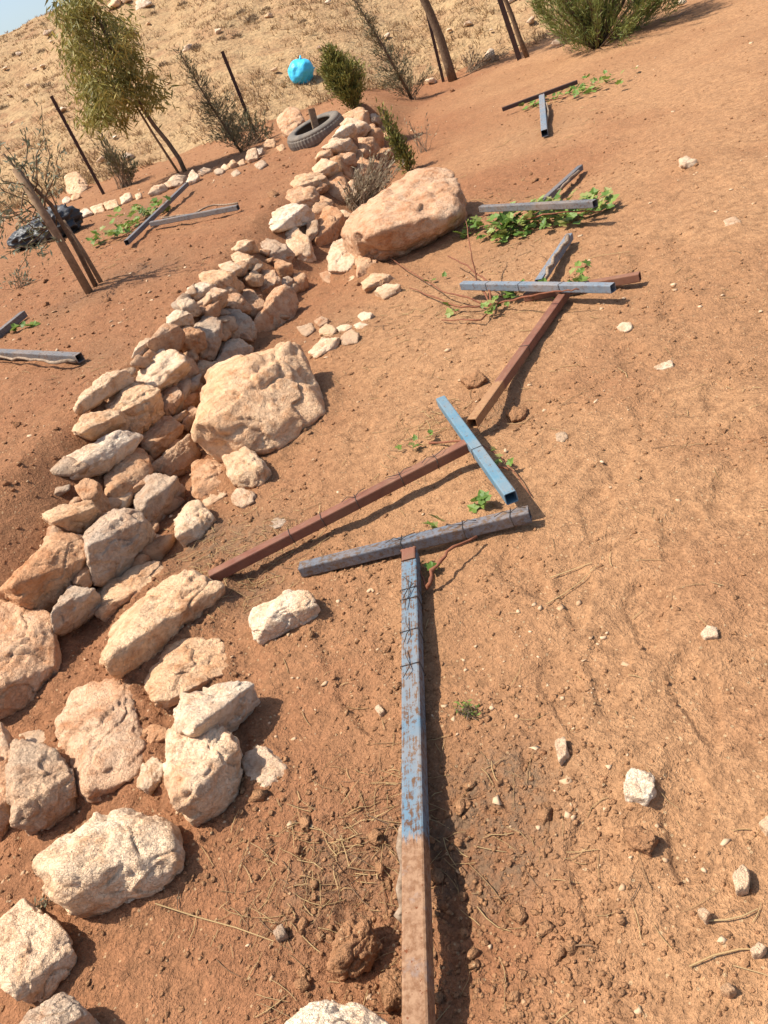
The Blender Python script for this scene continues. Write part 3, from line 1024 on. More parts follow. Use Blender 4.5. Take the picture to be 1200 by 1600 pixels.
loose('stone', c1((370,780),(400,720),(530,670),(570,620),(630,605),(700,640),(690,680),(590,740),(520,790),(450,850),(400,835)), 'pale', 'knobbly pale stone wedged behind the large flat slab near the wall foot')
loose('stone_slab', c1((410,1000),(480,860),(560,790),(690,670),(780,650),(900,690),(915,720),(890,760),(830,840),(770,930),(680,940),(600,1020),(560,1080),(470,1080)), 'pale', 'large flat pinkish slab at the foot of the wall beside the rusty pole end', 'stone', p=44,
      ridge=c1((430,1010),(560,970),(680,890),(780,850),(880,760)), see=8, tilt=-4, yaw=40)
loose('stone', [(390,965),(400,948),(447,925),(480,922),(497,945),(490,965),(440,990),(405,1008)], 'chalk', 'blocky white stone lying alone on the soil left of the blue post',
      ridge=[(400,990),(420,966),(455,962),(490,950)])
loose('stone', c1((795,200),(840,165),(940,200),(945,245),(900,270),(845,350),(800,330)), 'warm', 'upright orange stone at the left of the four below the flat-topped boulder')
loose('stone', c1((930,160),(1010,115),(1060,150),(1130,230),(1090,280),(1030,300),(960,265),(930,190)), 'pale', 'rough pale stone directly below the flat-topped boulder, rightmost of its cluster')
loose('stone', c1((845,330),(920,258),(985,280),(960,310),(870,380),(845,370)), 'pale', 'wedge-shaped stone leaning against the upright orange stone')
loose('stone', c1((960,330),(1000,295),(1060,320),(1055,355),(1010,378),(970,360)), 'pale', 'smallest rounded stone in the cluster below the flat-topped boulder')
loose('stone', c1((730,430),(790,355),(830,355),(880,410),(905,435),(840,500),(725,495)), 'chalk', 'whitish pyramid-shaped stone above the dry litter and the rusty pole end')
loose('boulder', [(-50,960),(0,943),(40,940),(75,960),(82,1000),(80,1040),(70,1070),(40,1105),(0,1118),(-50,1105)], 'warm', 'pitted tan boulder cut by the left edge, halfway down', 'boulder')
loose('stone', c2((205,275),(250,260),(270,190),(330,140),(440,135),(490,165),(505,230),(525,300),(510,350),(520,470),(490,550),(330,605),(270,560),(240,420),(215,340)), 'warm', 'large rounded tan stone left of the white-crusted oval stone',
      face=0.1, see=6, p=40)
loose('stone', c2((530,130),(570,60),(640,10),(760,-5),(820,0),(860,80),(850,140),(720,195),(660,215),(600,260),(570,240),(560,170)), 'pale', 'flat yellowish stone lying against the large pinkish slab', face=0.2, see=10)
loose('stone', c2((650,280),(690,200),(910,155),(950,165),(940,260),(900,310),(840,330),(720,320),(650,330)), 'chalk', 'smooth whitish oblong stone casting a dark shadow on its right', face=0.2, see=10)
loose('stone', c2((620,450),(630,350),(660,320),(790,300),(870,360),(890,420),(885,580),(870,610),(740,660),(650,620),(630,530)), 'pale', 'oval stone with a white crust beside the small triangular stone', face=0.2, see=10)
loose('stone', c2((905,440),(970,400),(1020,410),(1075,465),(1030,510),(970,570),(935,530)), 'pale', 'small triangular stone furthest right of the scattered stones at lower left')
loose('stone', c2((110,840),(200,790),(330,670),(440,640),(490,615),(560,650),(640,700),(650,780),(640,810),(680,850),(665,915),(600,910),(440,950),(360,970),(270,1015),(220,980),(150,890)), 'chalk', 'big white pointed stone, brightest of the lower left stones', p=44,
      ridge=c2((180,900),(300,930),(380,890),(510,870),(640,890)), see=14)
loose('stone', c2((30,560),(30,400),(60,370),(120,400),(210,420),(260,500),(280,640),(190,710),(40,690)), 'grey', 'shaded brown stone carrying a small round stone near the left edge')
loose('stone', c2((95,470),(105,410),(150,385),(200,410),(215,480),(190,520),(130,530)), 'warm', 'small round stone perched on the shaded brown stone', push=0.1)
loose('stone', c2((-45,320),(10,320),(30,420),(35,640),(20,720),(0,750),(-45,740)), 'warm', 'narrow orange stone showing as a sliver at the left edge')
loose('stone', c2((-40,1080),(0,1040),(90,975),(160,1030),(230,1090),(285,1150),(270,1220),(180,1320),(110,1365),(20,1290),(-40,1250)), 'pale', 'large pale stone in the bottom left corner')
loose('stone', c2((510,545),(530,470),(575,435),(615,470),(600,530),(560,570)), 'chalk', 'small white chip between the tan stone and the white-crusted oval stone')
loose('stone', c2((525,350),(570,310),(630,330),(635,360),(550,395)), 'warm', 'small reddish stone in the shadow below the flat yellowish stone')
loose('stone', c2((80,355),(130,335),(200,345),(215,370),(130,385)), 'pale', 'thin flat ochre stone just above the shaded brown stone')
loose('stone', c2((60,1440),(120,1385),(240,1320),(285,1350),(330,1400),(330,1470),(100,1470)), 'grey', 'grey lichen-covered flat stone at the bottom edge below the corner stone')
loose('stone', [(440,1605),(470,1575),(510,1562),(560,1570),(604,1600),(580,1650),(470,1650)], 'chalk', 'whitish rounded stone cut by the bottom edge left of the blue post')
loose('stone', c2((505,240),(520,200),(560,190),(575,230),(540,265),(510,260)), 'warm', 'little orange stone pinched between the tan stone and the flat yellowish stone')
loose('stone', c4((560,400),(600,330),(640,310),(670,360),(690,470),(620,480),(570,460)), 'pale', 'smooth upright cream stone at the left foot of the largest boulder')
loose('stone', c4((665,360),(710,330),(760,390),(790,440),(740,480),(690,495),(680,430)), 'warm', 'cracked orange stone leaning on the smooth cream stone by the largest boulder')
loose('stone', c4((705,510),(760,465),(820,480),(850,500),(790,520),(720,540)), 'pale', 'flat pinkish stone just below the cracked orange stone')
loose('stone', c4((760,545),(800,515),(870,520),(850,555),(800,580)), 'pale', 'thin angular flake furthest below the largest boulder')
loose('stone', c4((640,480),(690,470),(692,500),(650,512)), 'pale', 'small stone at the base of the smooth cream stone')
loose('stone', c4((530,470),(560,460),(620,490),(580,515),(550,512)), 'warm', 'small reddish stone in the gap at the wall end beside the cream stone')
for pts, m, l in [
    (c4((508,670),(540,650),(570,660),(540,697)), 'warm', 'small brown stone at the top left of the rubble patch between the boulders'),
    (c4((528,710),(560,673),(602,700),(580,737),(533,737)), 'pale', 'rounded pinkish stone at the left of the rubble patch between the boulders'),
    (c4((598,700),(640,678),(672,690),(640,712)), 'chalk', 'small white stone in the middle of the rubble patch between the boulders'),
    (c4((613,740),(660,703),(697,725),(692,760),(630,772)), 'grey', 'greyish stone at the lower right of the rubble patch between the boulders'),
    (c4((483,800),(540,738),(612,740),(600,782),(520,822)), 'pale', 'largest flat stone at the bottom of the rubble patch between the boulders'),
    (c4((688,645),(720,628),(757,640),(745,667),(705,667)), 'chalk', 'round white stone at the upper right of the rubble patch between the boulders'),
    (c4((668,690),(700,673),(737,685),(710,702)), 'chalk', 'flat white chip right of centre in the rubble patch between the boulders'),
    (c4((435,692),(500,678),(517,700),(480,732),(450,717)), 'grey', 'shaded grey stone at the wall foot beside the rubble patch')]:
    loose('stone', pts, m, l)
loose('stone', c5((395,540),(450,500),(495,500),(520,560),(540,610),(470,650),(420,610),(400,570)), 'warm', 'upright reddish boulder standing behind the leaning tyre', 'boulder')
loose('stone', c0((300,820),(360,800),(410,870),(380,910),(310,890)), 'pale', 'cream rock at the slope foot beside the left steel post')
for pts, m, l in [
    ([(977,1215),(985,1203),(1000,1200),(1020,1210),(1023,1230),(1010,1252),(990,1250),(976,1245)], 'chalk', 'flat cream stone lying alone on the bare soil at lower right'),
    ([(866,1156),(882,1152),(887,1175),(873,1190)], 'pale', 'small oblong stone half buried right of the blue post'),
    ([(868,678),(880,673),(888,682),(880,690),(869,688)], 'grey', 'small grey stone right of the blue crossbar'),
    ([(963,512),(973,502),(985,504),(991,512),(978,518)], 'chalk', 'smooth cream pebble below the rusty crossbar end'),
    ([(1095,988),(1105,976),(1120,980),(1122,992),(1100,995)], 'pale', 'small tan stone alone near the right edge'),
    ([(1022,572),(1050,562),(1052,572),(1032,577)], 'chalk', 'flat white flake on the bare slope at right'),
    ([(1145,1368),(1158,1350),(1170,1358),(1168,1386),(1150,1388)], 'chalk', 'whitish stone near the right edge low in the picture'),
    ([(1172,1483),(1184,1472),(1196,1480),(1190,1488),(1176,1489)], 'chalk', 'small white pebble by the right edge near the bottom'),
    ([(1090,1423),(1100,1415),(1110,1425),(1102,1435)], 'pale', 'round pale pebble left of the long straw at lower right'),
    ([(1125,1545),(1138,1533),(1150,1545),(1138,1552)], 'pale', 'pale pebble below the long straw at lower right'),
    ([(412,818),(430,809),(449,812),(440,824),(425,828)], 'grey', 'small grey stone beside the rusty pole'),
    ([(585,1105),(592,1101),(600,1108),(592,1115)], 'pale', 'round pebble left of the blue post, level with the white oblong stone'),
    ([(1185,1285),(1200,1275),(1215,1285),(1200,1300)], 'chalk', 'pale stone cut by the right edge in the lower half'),
    ([(425,1455),(440,1443),(447,1460),(432,1468)], 'grey', 'small grey stone at the end of the long straw, lower left'),
    ([(1060,248),(1072,243),(1090,250),(1078,262),(1062,259)], 'pale', 'small tan stone high on the right slope'),
    ([(1130,343),(1150,337),(1160,348),(1135,354)], 'pale', 'pale stone on the right slope beyond the vine leaves'),
]:
    loose('stone', pts, m, l)
for pts, l in [
    ([(972,1297),(1000,1290),(1030,1306),(1012,1326),(985,1320)], 'crumbly earth clod below the lone flat cream stone'),
    ([(718,590),(745,577),(762,588),(748,603),(728,600)], 'brown earth clod above the bright blue crossbar'),
    ([(508,1505),(530,1440),(575,1432),(592,1475),(565,1525),(530,1530)], 'big brown earth clod left of the blue post near the bottom'),
    ([(790,645),(805,632),(822,636),(820,650),(800,658)], 'brown clod in the hollow beside the rusty pole'),
    ([(590,1520),(625,1510),(632,1560),(600,1580)], 'dark earth clod touching the left side of the blue post'),
    ([(358,208),(372,200),(380,212),(366,220)], 'dark clod on the red soil beside the stone edging'),
    ([(415,300),(427,295),(437,303),(425,310)], 'rounded clod on the red soil near the wall top'),
]:
    tag(redden(stone('earth_clod', pts, MS['soil'], rough=1.7, p=20), 0.25), l, 'clod')

build_ground()

# ------------------------------------------------------------------ fallen trellis posts
def square_tube(name, a, b, w, mat, parent, up=Vector((0, 0, 1)), h=None):
    a, b = Vector(a), Vector(b)
    h = h or w
    d = (b - a).normalized()
    s = d.cross(up).normalized()
    u = s.cross(d).normalized()
    def ring(hw, hh, r):
        out = []
        for (sx, sy, t0) in ((1, 1, 0), (-1, 1, 1), (-1, -1, 2), (1, -1, 3)):
            for k in range(3):
                t = (t0 + k / 2) * math.pi / 2
                out.append((sx * (hw - r) + r * math.cos(t), sy * (hh - r) + r * math.sin(t)))
        return out
    ro = ring(w / 2, h / 2, w * 0.11)
    ri = ring(w / 2 - 0.003, h / 2 - 0.003, w * 0.07)
    L = (b - a).length
    ns = max(2, int(L / 0.12))
    V, Fc, U = [], [], []
    for i in range(ns + 1):
        p = a.lerp(b, i / ns)
        for x, y in ro:
            V.append(p + s * x + u * y)
            U.append((i / ns, (len(V) - 1) % 12 / 12.0))
    n = 12
    for i in range(ns):
        for k in range(n):
            Fc.append((i * n + k, i * n + (k + 1) % n, (i + 1) * n + (k + 1) % n, (i + 1) * n + k))
    for end, p0, di in ((0, a, d), (ns, b, -d)):
        st = len(V)
        for dep in (0.0, min(0.25, L * 0.4)):
            for x, y in ri:
                V.append(p0 + di * dep + s * x + u * y)
                U.append((0.0 if end == 0 else 1.0, 0.5))
        for k in range(n):
            k2 = (k + 1) % n
            f = (end * n + k, end * n + k2, st + k2, st + k)
            g = (st + k, st + k2, st + n + k2, st + n + k)
            Fc += [f[::-1], g[::-1]] if end == 0 else [f, g]
        Fc.append(tuple(st + n + k for k in range(n)))
    o = mesh_obj(name, [tuple(v) for v in V], Fc, mat, parent, smooth=False)
    uvl = o.data.uv_layers.new(name='UVMap')
    for lp in o.data.loops:
        uvl.data[lp.index].uv = U[lp.vertex_index]
    bm = bmesh.new()
    bm.from_mesh(o.data)
    bmesh.ops.recalc_face_normals(bm, faces=bm.faces)
    bm.to_mesh(o.data)
    bm.free()
    return o

def wire_tie(parent, p, axis, w, tails=True):
    m = MB()
    d = Vector(axis).normalized()
    s = d.cross(Vector((0, 0, 1))).normalized()
    u = s.cross(d)
    hw = w / 2 + 0.0022
    pts = [p + s * x * hw + u * y * hw + d * random.uniform(-.004, .004) for x, y in ((-1, -1), (-1, 1), (1, 1), (1, -1), (-1, -1))]
    m.tube(pts, 0.0016, 4)
    if tails:
        q = p + u * hw
        for sg in (-1, 1):
            m.tube([q, q + d * 0.025 * sg + u * 0.012 + s * random.uniform(-.01, .01), q + d * 0.055 * sg + u * 0.008 + s * random.uniform(-.02, .02)], 0.0015, 4)
    return m.build('wire_tie', MS['wire'], parent)

def tpost(label, stem, bar, w, smat, bmat, hs=(0.04, 0.04), hb=(0.04, 0.04), wb=None, bar_over=0.0):
    """stem: foot pixel, head pixel; bar: its two ends; hs, hb: heights of their axes above the soil"""
    A = at(*stem[0], hs[0])
    B = at(*stem[1], hs[1])
    root = empty('trellis_post', (A.x, A.y, float(hbase(A.x, A.y))))
    tag(root, label, 'trellis post', 'fallen T-shaped trellis posts')
    root_stem = square_tube('stem', A, B, w, smat, root)
    C = at(*bar[0], hb[0])
    D = at(*bar[1], hb[1])
    PART[root.name] = (root_stem, square_tube('crossbar', C, D, wb or w, bmat, root))
    return root, A, B, C, D

PART = {}
W = 0.055
rootA, A, B, C, D = tpost('long worn blue steel T-post with earth-brown foot lying in the foreground', ((656, 1690), (642, 868)), ((471, 890), (828, 803)), W, MS['postA'], MS['barA'], (0.06, 0.05), (0.035, 0.06), 0.046)
ax = (B - A)
for t in (0.99, 0.945, 0.90):
    pass
for (px, py) in [(643, 925), (644, 940), (645, 992), (646, 1045)]:
    q = at(px, py, 0.06)
    t = (q - A).dot(ax) / ax.dot(ax)
    wire_tie(PART[rootA.name][0], A + ax * t, ax, W)
cb = D - C
for t in (0.47, 0.73, 0.93):
    wire_tie(PART[rootA.name][1], C + cb * t, cb, 0.046)
square_tube('gusset_plate', B - ax.normalized() * 0.06 + Vector((0, 0, W * .5 + 0.002)), B + Vector((0, 0, W * .5 + 0.002)), W * 0.9, MS['rust'], rootA, h=0.004 + 0.004)

m = MB()
_s = ax.cross(Vector((0, 0, 1))).normalized()
m.tube([B + _s * W * .5 * (k / 4.0) + Vector((0, 0, W * .5 + 0.001 * (k % 2))) for k in range(-4, 5)], [0.005 + 0.0018 * (k % 2) for k in range(9)], 6)
m.build('weld_bead', MS['rust'], rootA)
rootB, A, B, C, D = tpost('rusty brown T-post with bright blue crossbar resting on the slab end', ((330, 902), (742, 690)), ((690, 627), (799, 778)), 0.044, MS['rust'], MS['barB'], (0.04, 0.10), (0.10, 0.12))
ax = B - A
for t in (0.3, 0.42, 0.55, 0.72, 0.85):
    wire_tie(PART[rootB.name][0], A + ax * t, ax, 0.044, t > 0.5)
wire_tie(PART[rootB.name][1], C + (D - C) * 0.6, D - C, 0.044, False)
rootC, A, B, C, D = tpost('all-rusty T-post with muddy foot pointing up to the blue-grey crossbar', ((738, 662), (884, 458)), ((820, 464), (1000, 432)), 0.045, MS['rustC'], MS['rust'], (0.07, 0.04), (0.025, 0.05))
wire_tie(PART[rootC.name][0], A + (B - A) * 0.5, B - A, 0.045, False)
rootD, A, B, C, D = tpost('steel-blue T-post whose crossbar lies over the rusty crossbar', ((890, 370), (842, 442)), ((723, 446), (958, 450)), 0.044, MS['barD'], MS['barD'], (0.05, 0.06), (0.10, 0.10))
for t in (0.2, 0.43, 0.7):
    wire_tie(PART[rootD.name][1], C + (D - C) * t, D - C, 0.044, False)
rootE, *_ = tpost('dull grey T-post above the thick clump of green vine leaves', ((907, 262), (846, 318)), ((752, 326), (930, 318)), 0.044, MS['barE'], MS['barE'], (0.05, 0.1), (0.17, 0.17))
rootF, *_ = tpost('furthest blue T-post lying near the fence trees at upper right', ((851, 208), (847, 152)), ((785, 171), (902, 128)), 0.065, MS['barD'], MS['steel'], (0.06, 0.1), (0.09, 0.09), 0.045)
rootG, *_ = tpost('dark grey T-post lying on the red soil beside the stone edging', ((372, 324), (236, 350)), ((198, 379), (292, 288)), 0.045, MS['barE'], MS['barE'], (0.05, 0.07), (0.06, 0.1))
rootH, *_ = tpost('grey T-post cut by the left edge on the upper terrace', ((125, 559), (-60, 549)), ((-70, 578), (37, 491)), 0.05, MS['barE'], MS['barE'], (0.04, 0.05), (0.04, 0.04))

# ------------------------------------------------------------------ grape vines: canes and single leaves
def leaf_mesh():
    prof = [(0, 0), (0.32, -0.16), (0.46, 0.12), (0.34, 0.24), (0.52, 0.48), (0.27, 0.56), (0.16, 0.80), (0, 1.0), (-0.16, 0.80), (-0.27, 0.56), (-0.52, 0.48), (-0.34, 0.24), (-0.46, 0.12), (-0.32, -0.16)]
    me = bpy.data.meshes.new('leaf')
    V = [(0, 0.35, -0.05)] + [(x, y, 0.10 * abs(x) * 2 - 0.16 * max(0, y - 0.4) + 0.05 * math.sin(7 * x + 5 * y)) for x, y in prof]
    n = len(prof)
    me.from_pydata(V, [], [(0, 1 + k, 1 + (k + 1) % n) for k in range(n)])
    me.materials.append(MS['vine'])
    a = me.attributes.new('v', 'FLOAT', 'POINT')
    a.data.foreach_set('value', np.zeros(len(V), np.float32))
    return me
LEAF = leaf_mesh()

def vine(label, base, canes, clumps, size=0.09, mat='cane', r0=0.006, seed=1):
    """canes: list of pixel paths (px, py, height); clumps: (px, py, spread_m, count, height)"""
    rd = random.Random(seed)
    b = at(*base)
    root = empty('grape_vine', b)
    tag(root, label, 'grape vine', 'grape vines on the fallen posts')
    for path in canes:
        rad = r0
        mm = mat
        if len(path[0]) == 4:
            rad = path[0][3]
        if isinstance(path[-1], str):
            mm = path[-1]
            path = path[:-1]
        pts = [at(q[0], q[1], q[2]) for q in path]
        P = []
        for i in range(len(pts) - 1):
            for k in range(4):
                p = pts[i].lerp(pts[i + 1], k / 4)
                P.append(p + Vector((rd.uniform(-1, 1), rd.uniform(-1, 1), rd.uniform(-.4, 1))) * rad * 0.9)
        P.append(pts[-1])
        m = MB()
        m.tube(P, [rad * (1 - 0.45 * i / len(P)) * rd.uniform(0.8, 1.2) for i in range(len(P))], 6)
        m.build('cane', MS[mm], root)
    for (px, py, sp, cnt, hh) in clumps:
        c = at(px, py)
        for _ in range(cnt):
            x, y = c.x + rd.gauss(0, sp), c.y + rd.gauss(0, sp)
            z = float(hbase(x, y)) + rd.uniform(0.015, hh)
            o = bpy.data.objects.new('leaf', LEAF)
            COL.objects.link(o)
            o.parent = root
            o.location = Vector((x, y, z)) - b
            s = size * rd.uniform(0.6, 1.2)
            o.scale = (s, s, s)
            o.rotation_euler = (rd.uniform(-0.2, 1.0), rd.uniform(-0.5, 0.5), rd.uniform(0, 6.28))
    return root

vine('vine with a rough grey cane and a few leaves tied to the foreground blue post', (628, 1445),
     [[(630, 1448, .03, .011), (626, 1390, .05), (632, 1300, .07), (634, 1215, .07), (637, 1150, .06), 'oldvine'],
      [(668, 920, .03, .008), (676, 893, .06), (700, 862, .07), (745, 838, .05), 'cane'], [(668, 920, .03, .004), (655, 890, .03), (640, 868, .04)]],
     [(690, 836, .018, 4, .07), (758, 797, .022, 6, .08), (662, 895, .02, 3, .03)], 0.05, seed=2)
vine('sparse young vine by the bright blue crossbar', (672, 690), [[(672, 692, .02), (720, 690, .04), (780, 730, .06), (795, 735, .05)], [(730, 680, .02, .003), (790, 720, .03), (830, 775, .01)]],
     [(665, 692, .03, 7, .06), (788, 732, .02, 6, .1)], 0.045, seed=3)
vine('leggy half-bare vine trailing below the steel-blue crossbar', (770, 470),
     [[(770, 480, .02), (745, 440, .1), (735, 395, .25), (728, 345, .35)], [(770, 480, .02), (730, 465, .08), (690, 455, .06), (640, 425, .05), (600, 395, .06)], [(765, 478, .02), (720, 480, .05), (690, 470, .04), (640, 450, .03)],
      [(775, 475, .04), (830, 462, .12), (880, 455, .14), (905, 452, .14)], [(770, 480, .02), (760, 440, .12), (730, 415, .15), (700, 400, .1)], [(772, 478, .02), (752, 500, .04), (690, 500, .02)],
      [(888, 372, .06, .014), (866, 405, .07), (848, 440, .08), 'oldvine']],
     [(770, 490, .06, 10, .08), (850, 465, .1, 14, .1), (905, 458, .05, 8, .16), (680, 440, .1, 3, .06), (815, 468, .1, 8, .09), (705, 490, .06, 3, .05)], 0.055, seed=4)
vine('leafiest green vine spilling under the dull grey crossbar', (800, 345),
     [[(905, 270, .05, .014), (880, 290, .07), (855, 312, .08), 'oldvine'], [(800, 350, .03), (850, 335, .12), (900, 330, .12), (940, 330, .08)], [(800, 350, .03), (790, 340, .12), (760, 335, .1), (735, 350, .04)]],
     [(795, 368, .1, 60, .14), (850, 345, .12, 66, .12), (905, 342, .12, 56, .12), (735, 368, .06, 16, .08), (825, 352, .12, 30, .1), (945, 332, .06, 10, .08)], 0.075, seed=5)
vine('small leafy vine right of the furthest T-post', (880, 150), [[(852, 205, .04, .016), (856, 175, .06), (850, 155, .1), 'oldvine'], [(850, 160, .08), (890, 150, .06), (935, 138, .04)]],
     [(925, 140, .22, 34, .12), (900, 150, .14, 16, .09), (868, 155, .15, 14, .08), (832, 168, .1, 8, .06)], 0.08, seed=6)
vine('bright green vine sprawling by the dark grey T-post near the edging', (215, 355), [[(372, 318, .05, .01), (335, 320, .07), (300, 335, .06), (250, 340, .07), 'oldvine'], [(220, 350, .03), (200, 365, .04), (170, 380, .03)]],
     [(178, 376, .12, 44, .12), (222, 345, .14, 50, .16), (250, 335, .1, 16, .12)], 0.085, seed=7)
vine('peeling whitish vine stem along the grey post at the left edge', (125, 562), [[(122, 564, .03, .012), (90, 566, .05), (50, 562, .05), (10, 560, .05), (-40, 556, .05), 'oldvine']],
     [(36, 517, .04, 9, .05)], 0.06, seed=8)

# ------------------------------------------------------------------ trees, saplings and shrubs
def blade(m, p, d, L, wd, rd, a, bend=0.0):
    """one slender leaf from p along d"""
    d = d.normalized()
    s = d.cross(Vector((rd.uniform(-1, 1), rd.uniform(-1, 1), rd.uniform(-1, 1))))
    if s.length < 1e-3:
        s = d.orthogonal()
    s = s.normalized() * wd
    mid = p + d * L * 0.5 + Vector((0, 0, -bend * 0.25 * L))
    tip = p + d * L + Vector((0, 0, -bend * L))
    m.add([p, mid + s, tip, mid - s], [(0, 1, 2), (0, 2, 3)], a)

def stempath(base, pix, back=0.0):
    return [Vector(base)] + [above(base, x, y, back * (i + 1) / len(pix)) for i, (x, y) in enumerate(pix)]

def eucalyptus(name, label, basepx, trunkpx, poly, n_clump, per, r=(0.035, 0.02), depth=0.55, mat='euc', ll=0.13, seed=1, limbs=14):
    rd = random.Random(seed)
    base = at(*basepx)
    base.z -= 0.05
    root = empty(name, base)
    tag(root, label, 'tree')
    tp = stempath(base, trunkpx)
    m = MB()
    m.tube(tp, [r[0] + (r[1] - r[0]) * i / (len(tp) - 1) for i in range(len(tp))], 8)
    m.build('trunk', MS['bark'], root)
    xs = [p[0] for p in poly]
    ys = [p[1] for p in poly]
    centres = []
    while len(centres) < n_clump:
        x, y = rd.uniform(min(xs), max(xs)), rd.uniform(min(ys), max(ys))
        if in_poly(x, y, poly):
            centres.append(above(base, x, y, rd.gauss(0, depth * 0.5)))
    top = tp[-1]
    lm = MB()
    for c in rd.sample(centres, min(limbs, len(centres))):
        s = tp[rd.randrange(max(1, len(tp) - 2), len(tp))]
        lm.tube([s, s.lerp(c, 0.5) + Vector((0, 0, 0.12)), c], [r[1] * 0.5, r[1] * 0.3, 0.003], 5)
    lm.build('branches', MS['bark'], root)
    cm = MB()
    for c in centres:
        tone = rd.random() * 0.6
        sp = rd.uniform(0.05, 0.12)
        for _ in range(per):
            p = c + Vector((rd.gauss(0, sp), rd.gauss(0, sp), rd.gauss(0, sp * 0.9)))
            d = Vector((rd.gauss(0, 0.8), rd.gauss(0, 0.8), -0.75))
            blade(cm, p, d, ll * rd.uniform(0.6, 1.3), 0.011 * rd.uniform(0.7, 1.3), rd, tone + rd.random() * 0.4)
    cm.build('crown', MS[mat], root)
    return root

eucalyptus('eucalyptus_tree', 'drooping olive-yellow young tree leaning left at the upper left', (289, 268), [(280, 248), (262, 222), (240, 195), (222, 168), (200, 130), (178, 80), (150, 20)],
           [(95, -30), (140, -40), (152, 10), (200, 40), (215, 95), (245, 130), (252, 165), (225, 162), (205, 150), (205, 185), (180, 208), (155, 208), (130, 195), (122, 130), (108, 80), (93, 50)], 112, 64, seed=11)
eucalyptus('leaning_tree', 'tree trunk with its crown out of view beside a thin dark post, top centre', (708, 126), [(700, 100), (688, 60), (672, 20), (658, -10), (640, -60), (625, -120)],
           [(560, -170), (640, -260), (720, -200), (700, -90), (660, -60), (600, -80)], 90, 50, r=(0.09, 0.06), seed=12)
eucalyptus('slender_tree', 'thin straight trunk behind the square post at top right of centre', (825, 90), [(812, 60), (800, 25), (788, -5), (770, -60), (755, -110)],
           [(690, -160), (760, -250), (830, -200), (810, -80), (740, -80)], 70, 45, r=(0.045, 0.03), seed=13)

def post(label, basepx, toppx, w, mat='steel', name='steel_post', group='posts along the fence line', cat='post'):
    b = at(*basepx)
    t = above(b, *toppx)
    root = empty(name, b)
    tag(root, label, cat, group)
    d = (t - b).normalized()
    bb = b - d * 0.1
    # angle-iron profile: two flanges
    e = d.orthogonal().normalized()
    f = d.cross(e).normalized()
    view = Vector((b.x, b.y, 0)).normalized()
    e = (view.cross(d)).normalized()
    f = d.cross(e).normalized()
    th = w * 0.16
    prof = [(-w / 2, -w / 2), (w / 2, -w / 2), (w / 2, -w / 2 + th), (-w / 2 + th, -w / 2 + th), (-w / 2 + th, w / 2), (-w / 2, w / 2)]
    V = [bb + e * x + f * y for x, y in prof] + [t + e * x + f * y for x, y in prof]
    Fc = [(k, (k + 1) % 6, 6 + (k + 1) % 6, 6 + k) for k in range(6)] + [(5, 4, 3, 2, 1, 0), (6, 7, 8, 9, 10, 11)]
    mesh_obj('shaft', [tuple(v) for v in V], Fc, MS[mat], root)
    m = MB()
    for k in range(5):
        q = b.lerp(t, 0.2 + 0.17 * k)
        m.tube([q - e * w * .75, q + e * w * .75], 0.006, 5)
    m.build('wire_clips', MS['wire'], root)
    return root

post('dark steel angle post leaning left, nearest the left edge', (162, 303), (80, 150), 0.05)
post('dark steel angle post right of the drooping tree', (404, 222), (347, 80), 0.05)
post('thin dark post left of the leaning tree trunk', (693, 128), (660, -10), 0.055)
post('dark rusty post in front of the thin trunk at top right', (812, 93), (778, -10), 0.085)
st = at(279, 270)
o = MB()
o.tube([st, above(st, 243, 215), above(st, 208, 158)], [0.02, 0.018, 0.015], 6)
tag(o.build('support_stake', MS['stake'], origin=st), 'thin support stake beside the drooping tree trunk', 'stake')

def conifer(name, label, basepx, toppx, rmax, n, mat, dens, seed, lean=0.5, needle=0.07, width=0.006, profile=None, r0=0.02, bare=0.0):
    """a young conifer: stem, whorled shoots and needles; profile(t) gives the reach of the shoots"""
    rd = random.Random(seed)
    base = at(*basepx)
    base.z -= 0.03
    top = above(base, *toppx)
    root = empty(name, base)
    tag(root, label, 'conifer')
    m = MB()
    m.tube([base, base.lerp(top, 0.5) + Vector((rd.uniform(-.03, .03), rd.uniform(-.03, .03), 0)), top], [r0, r0 * 0.6, 0.004], 6)
    m.build('trunk', MS['bark'], root)
    ax = top - base
    br, fo = MB(), MB()
    for i in range(n):
        t = bare + (1 - bare) * (i + rd.random()) / n
        p = base + ax * t
        R = rmax * (profile(t) if profile else (1 - t) * 0.9 + 0.1) * rd.uniform(0.6, 1.15)
        an = rd.uniform(0, 6.283)
        d = Vector((math.cos(an), math.sin(an), lean + rd.uniform(-.25, .35))).normalized()
        tip = p + d * R
        br.tube([p, p.lerp(tip, .5) + Vector((0, 0, -.03 * R)), tip], [0.006, 0.004, 0.002], 4, cap=False)
        tone = rd.random() * 0.5
        k = max(4, int(dens * R / rmax))
        for _ in range(k):
            u = rd.uniform(0.15, 1.05)
            q = p.lerp(tip, u) + Vector((rd.gauss(0, .03), rd.gauss(0, .03), rd.gauss(0, .03)))
            nd = (d + Vector((rd.gauss(0, .55), rd.gauss(0, .55), rd.gauss(0.25, .5))))
            blade(fo, q, nd, needle * rd.uniform(0.6, 1.4), width, rd, tone + rd.random() * 0.5)
    br.build('branches', MS['bark'], root)
    fo.build('foliage', MS[mat], root)
    return root

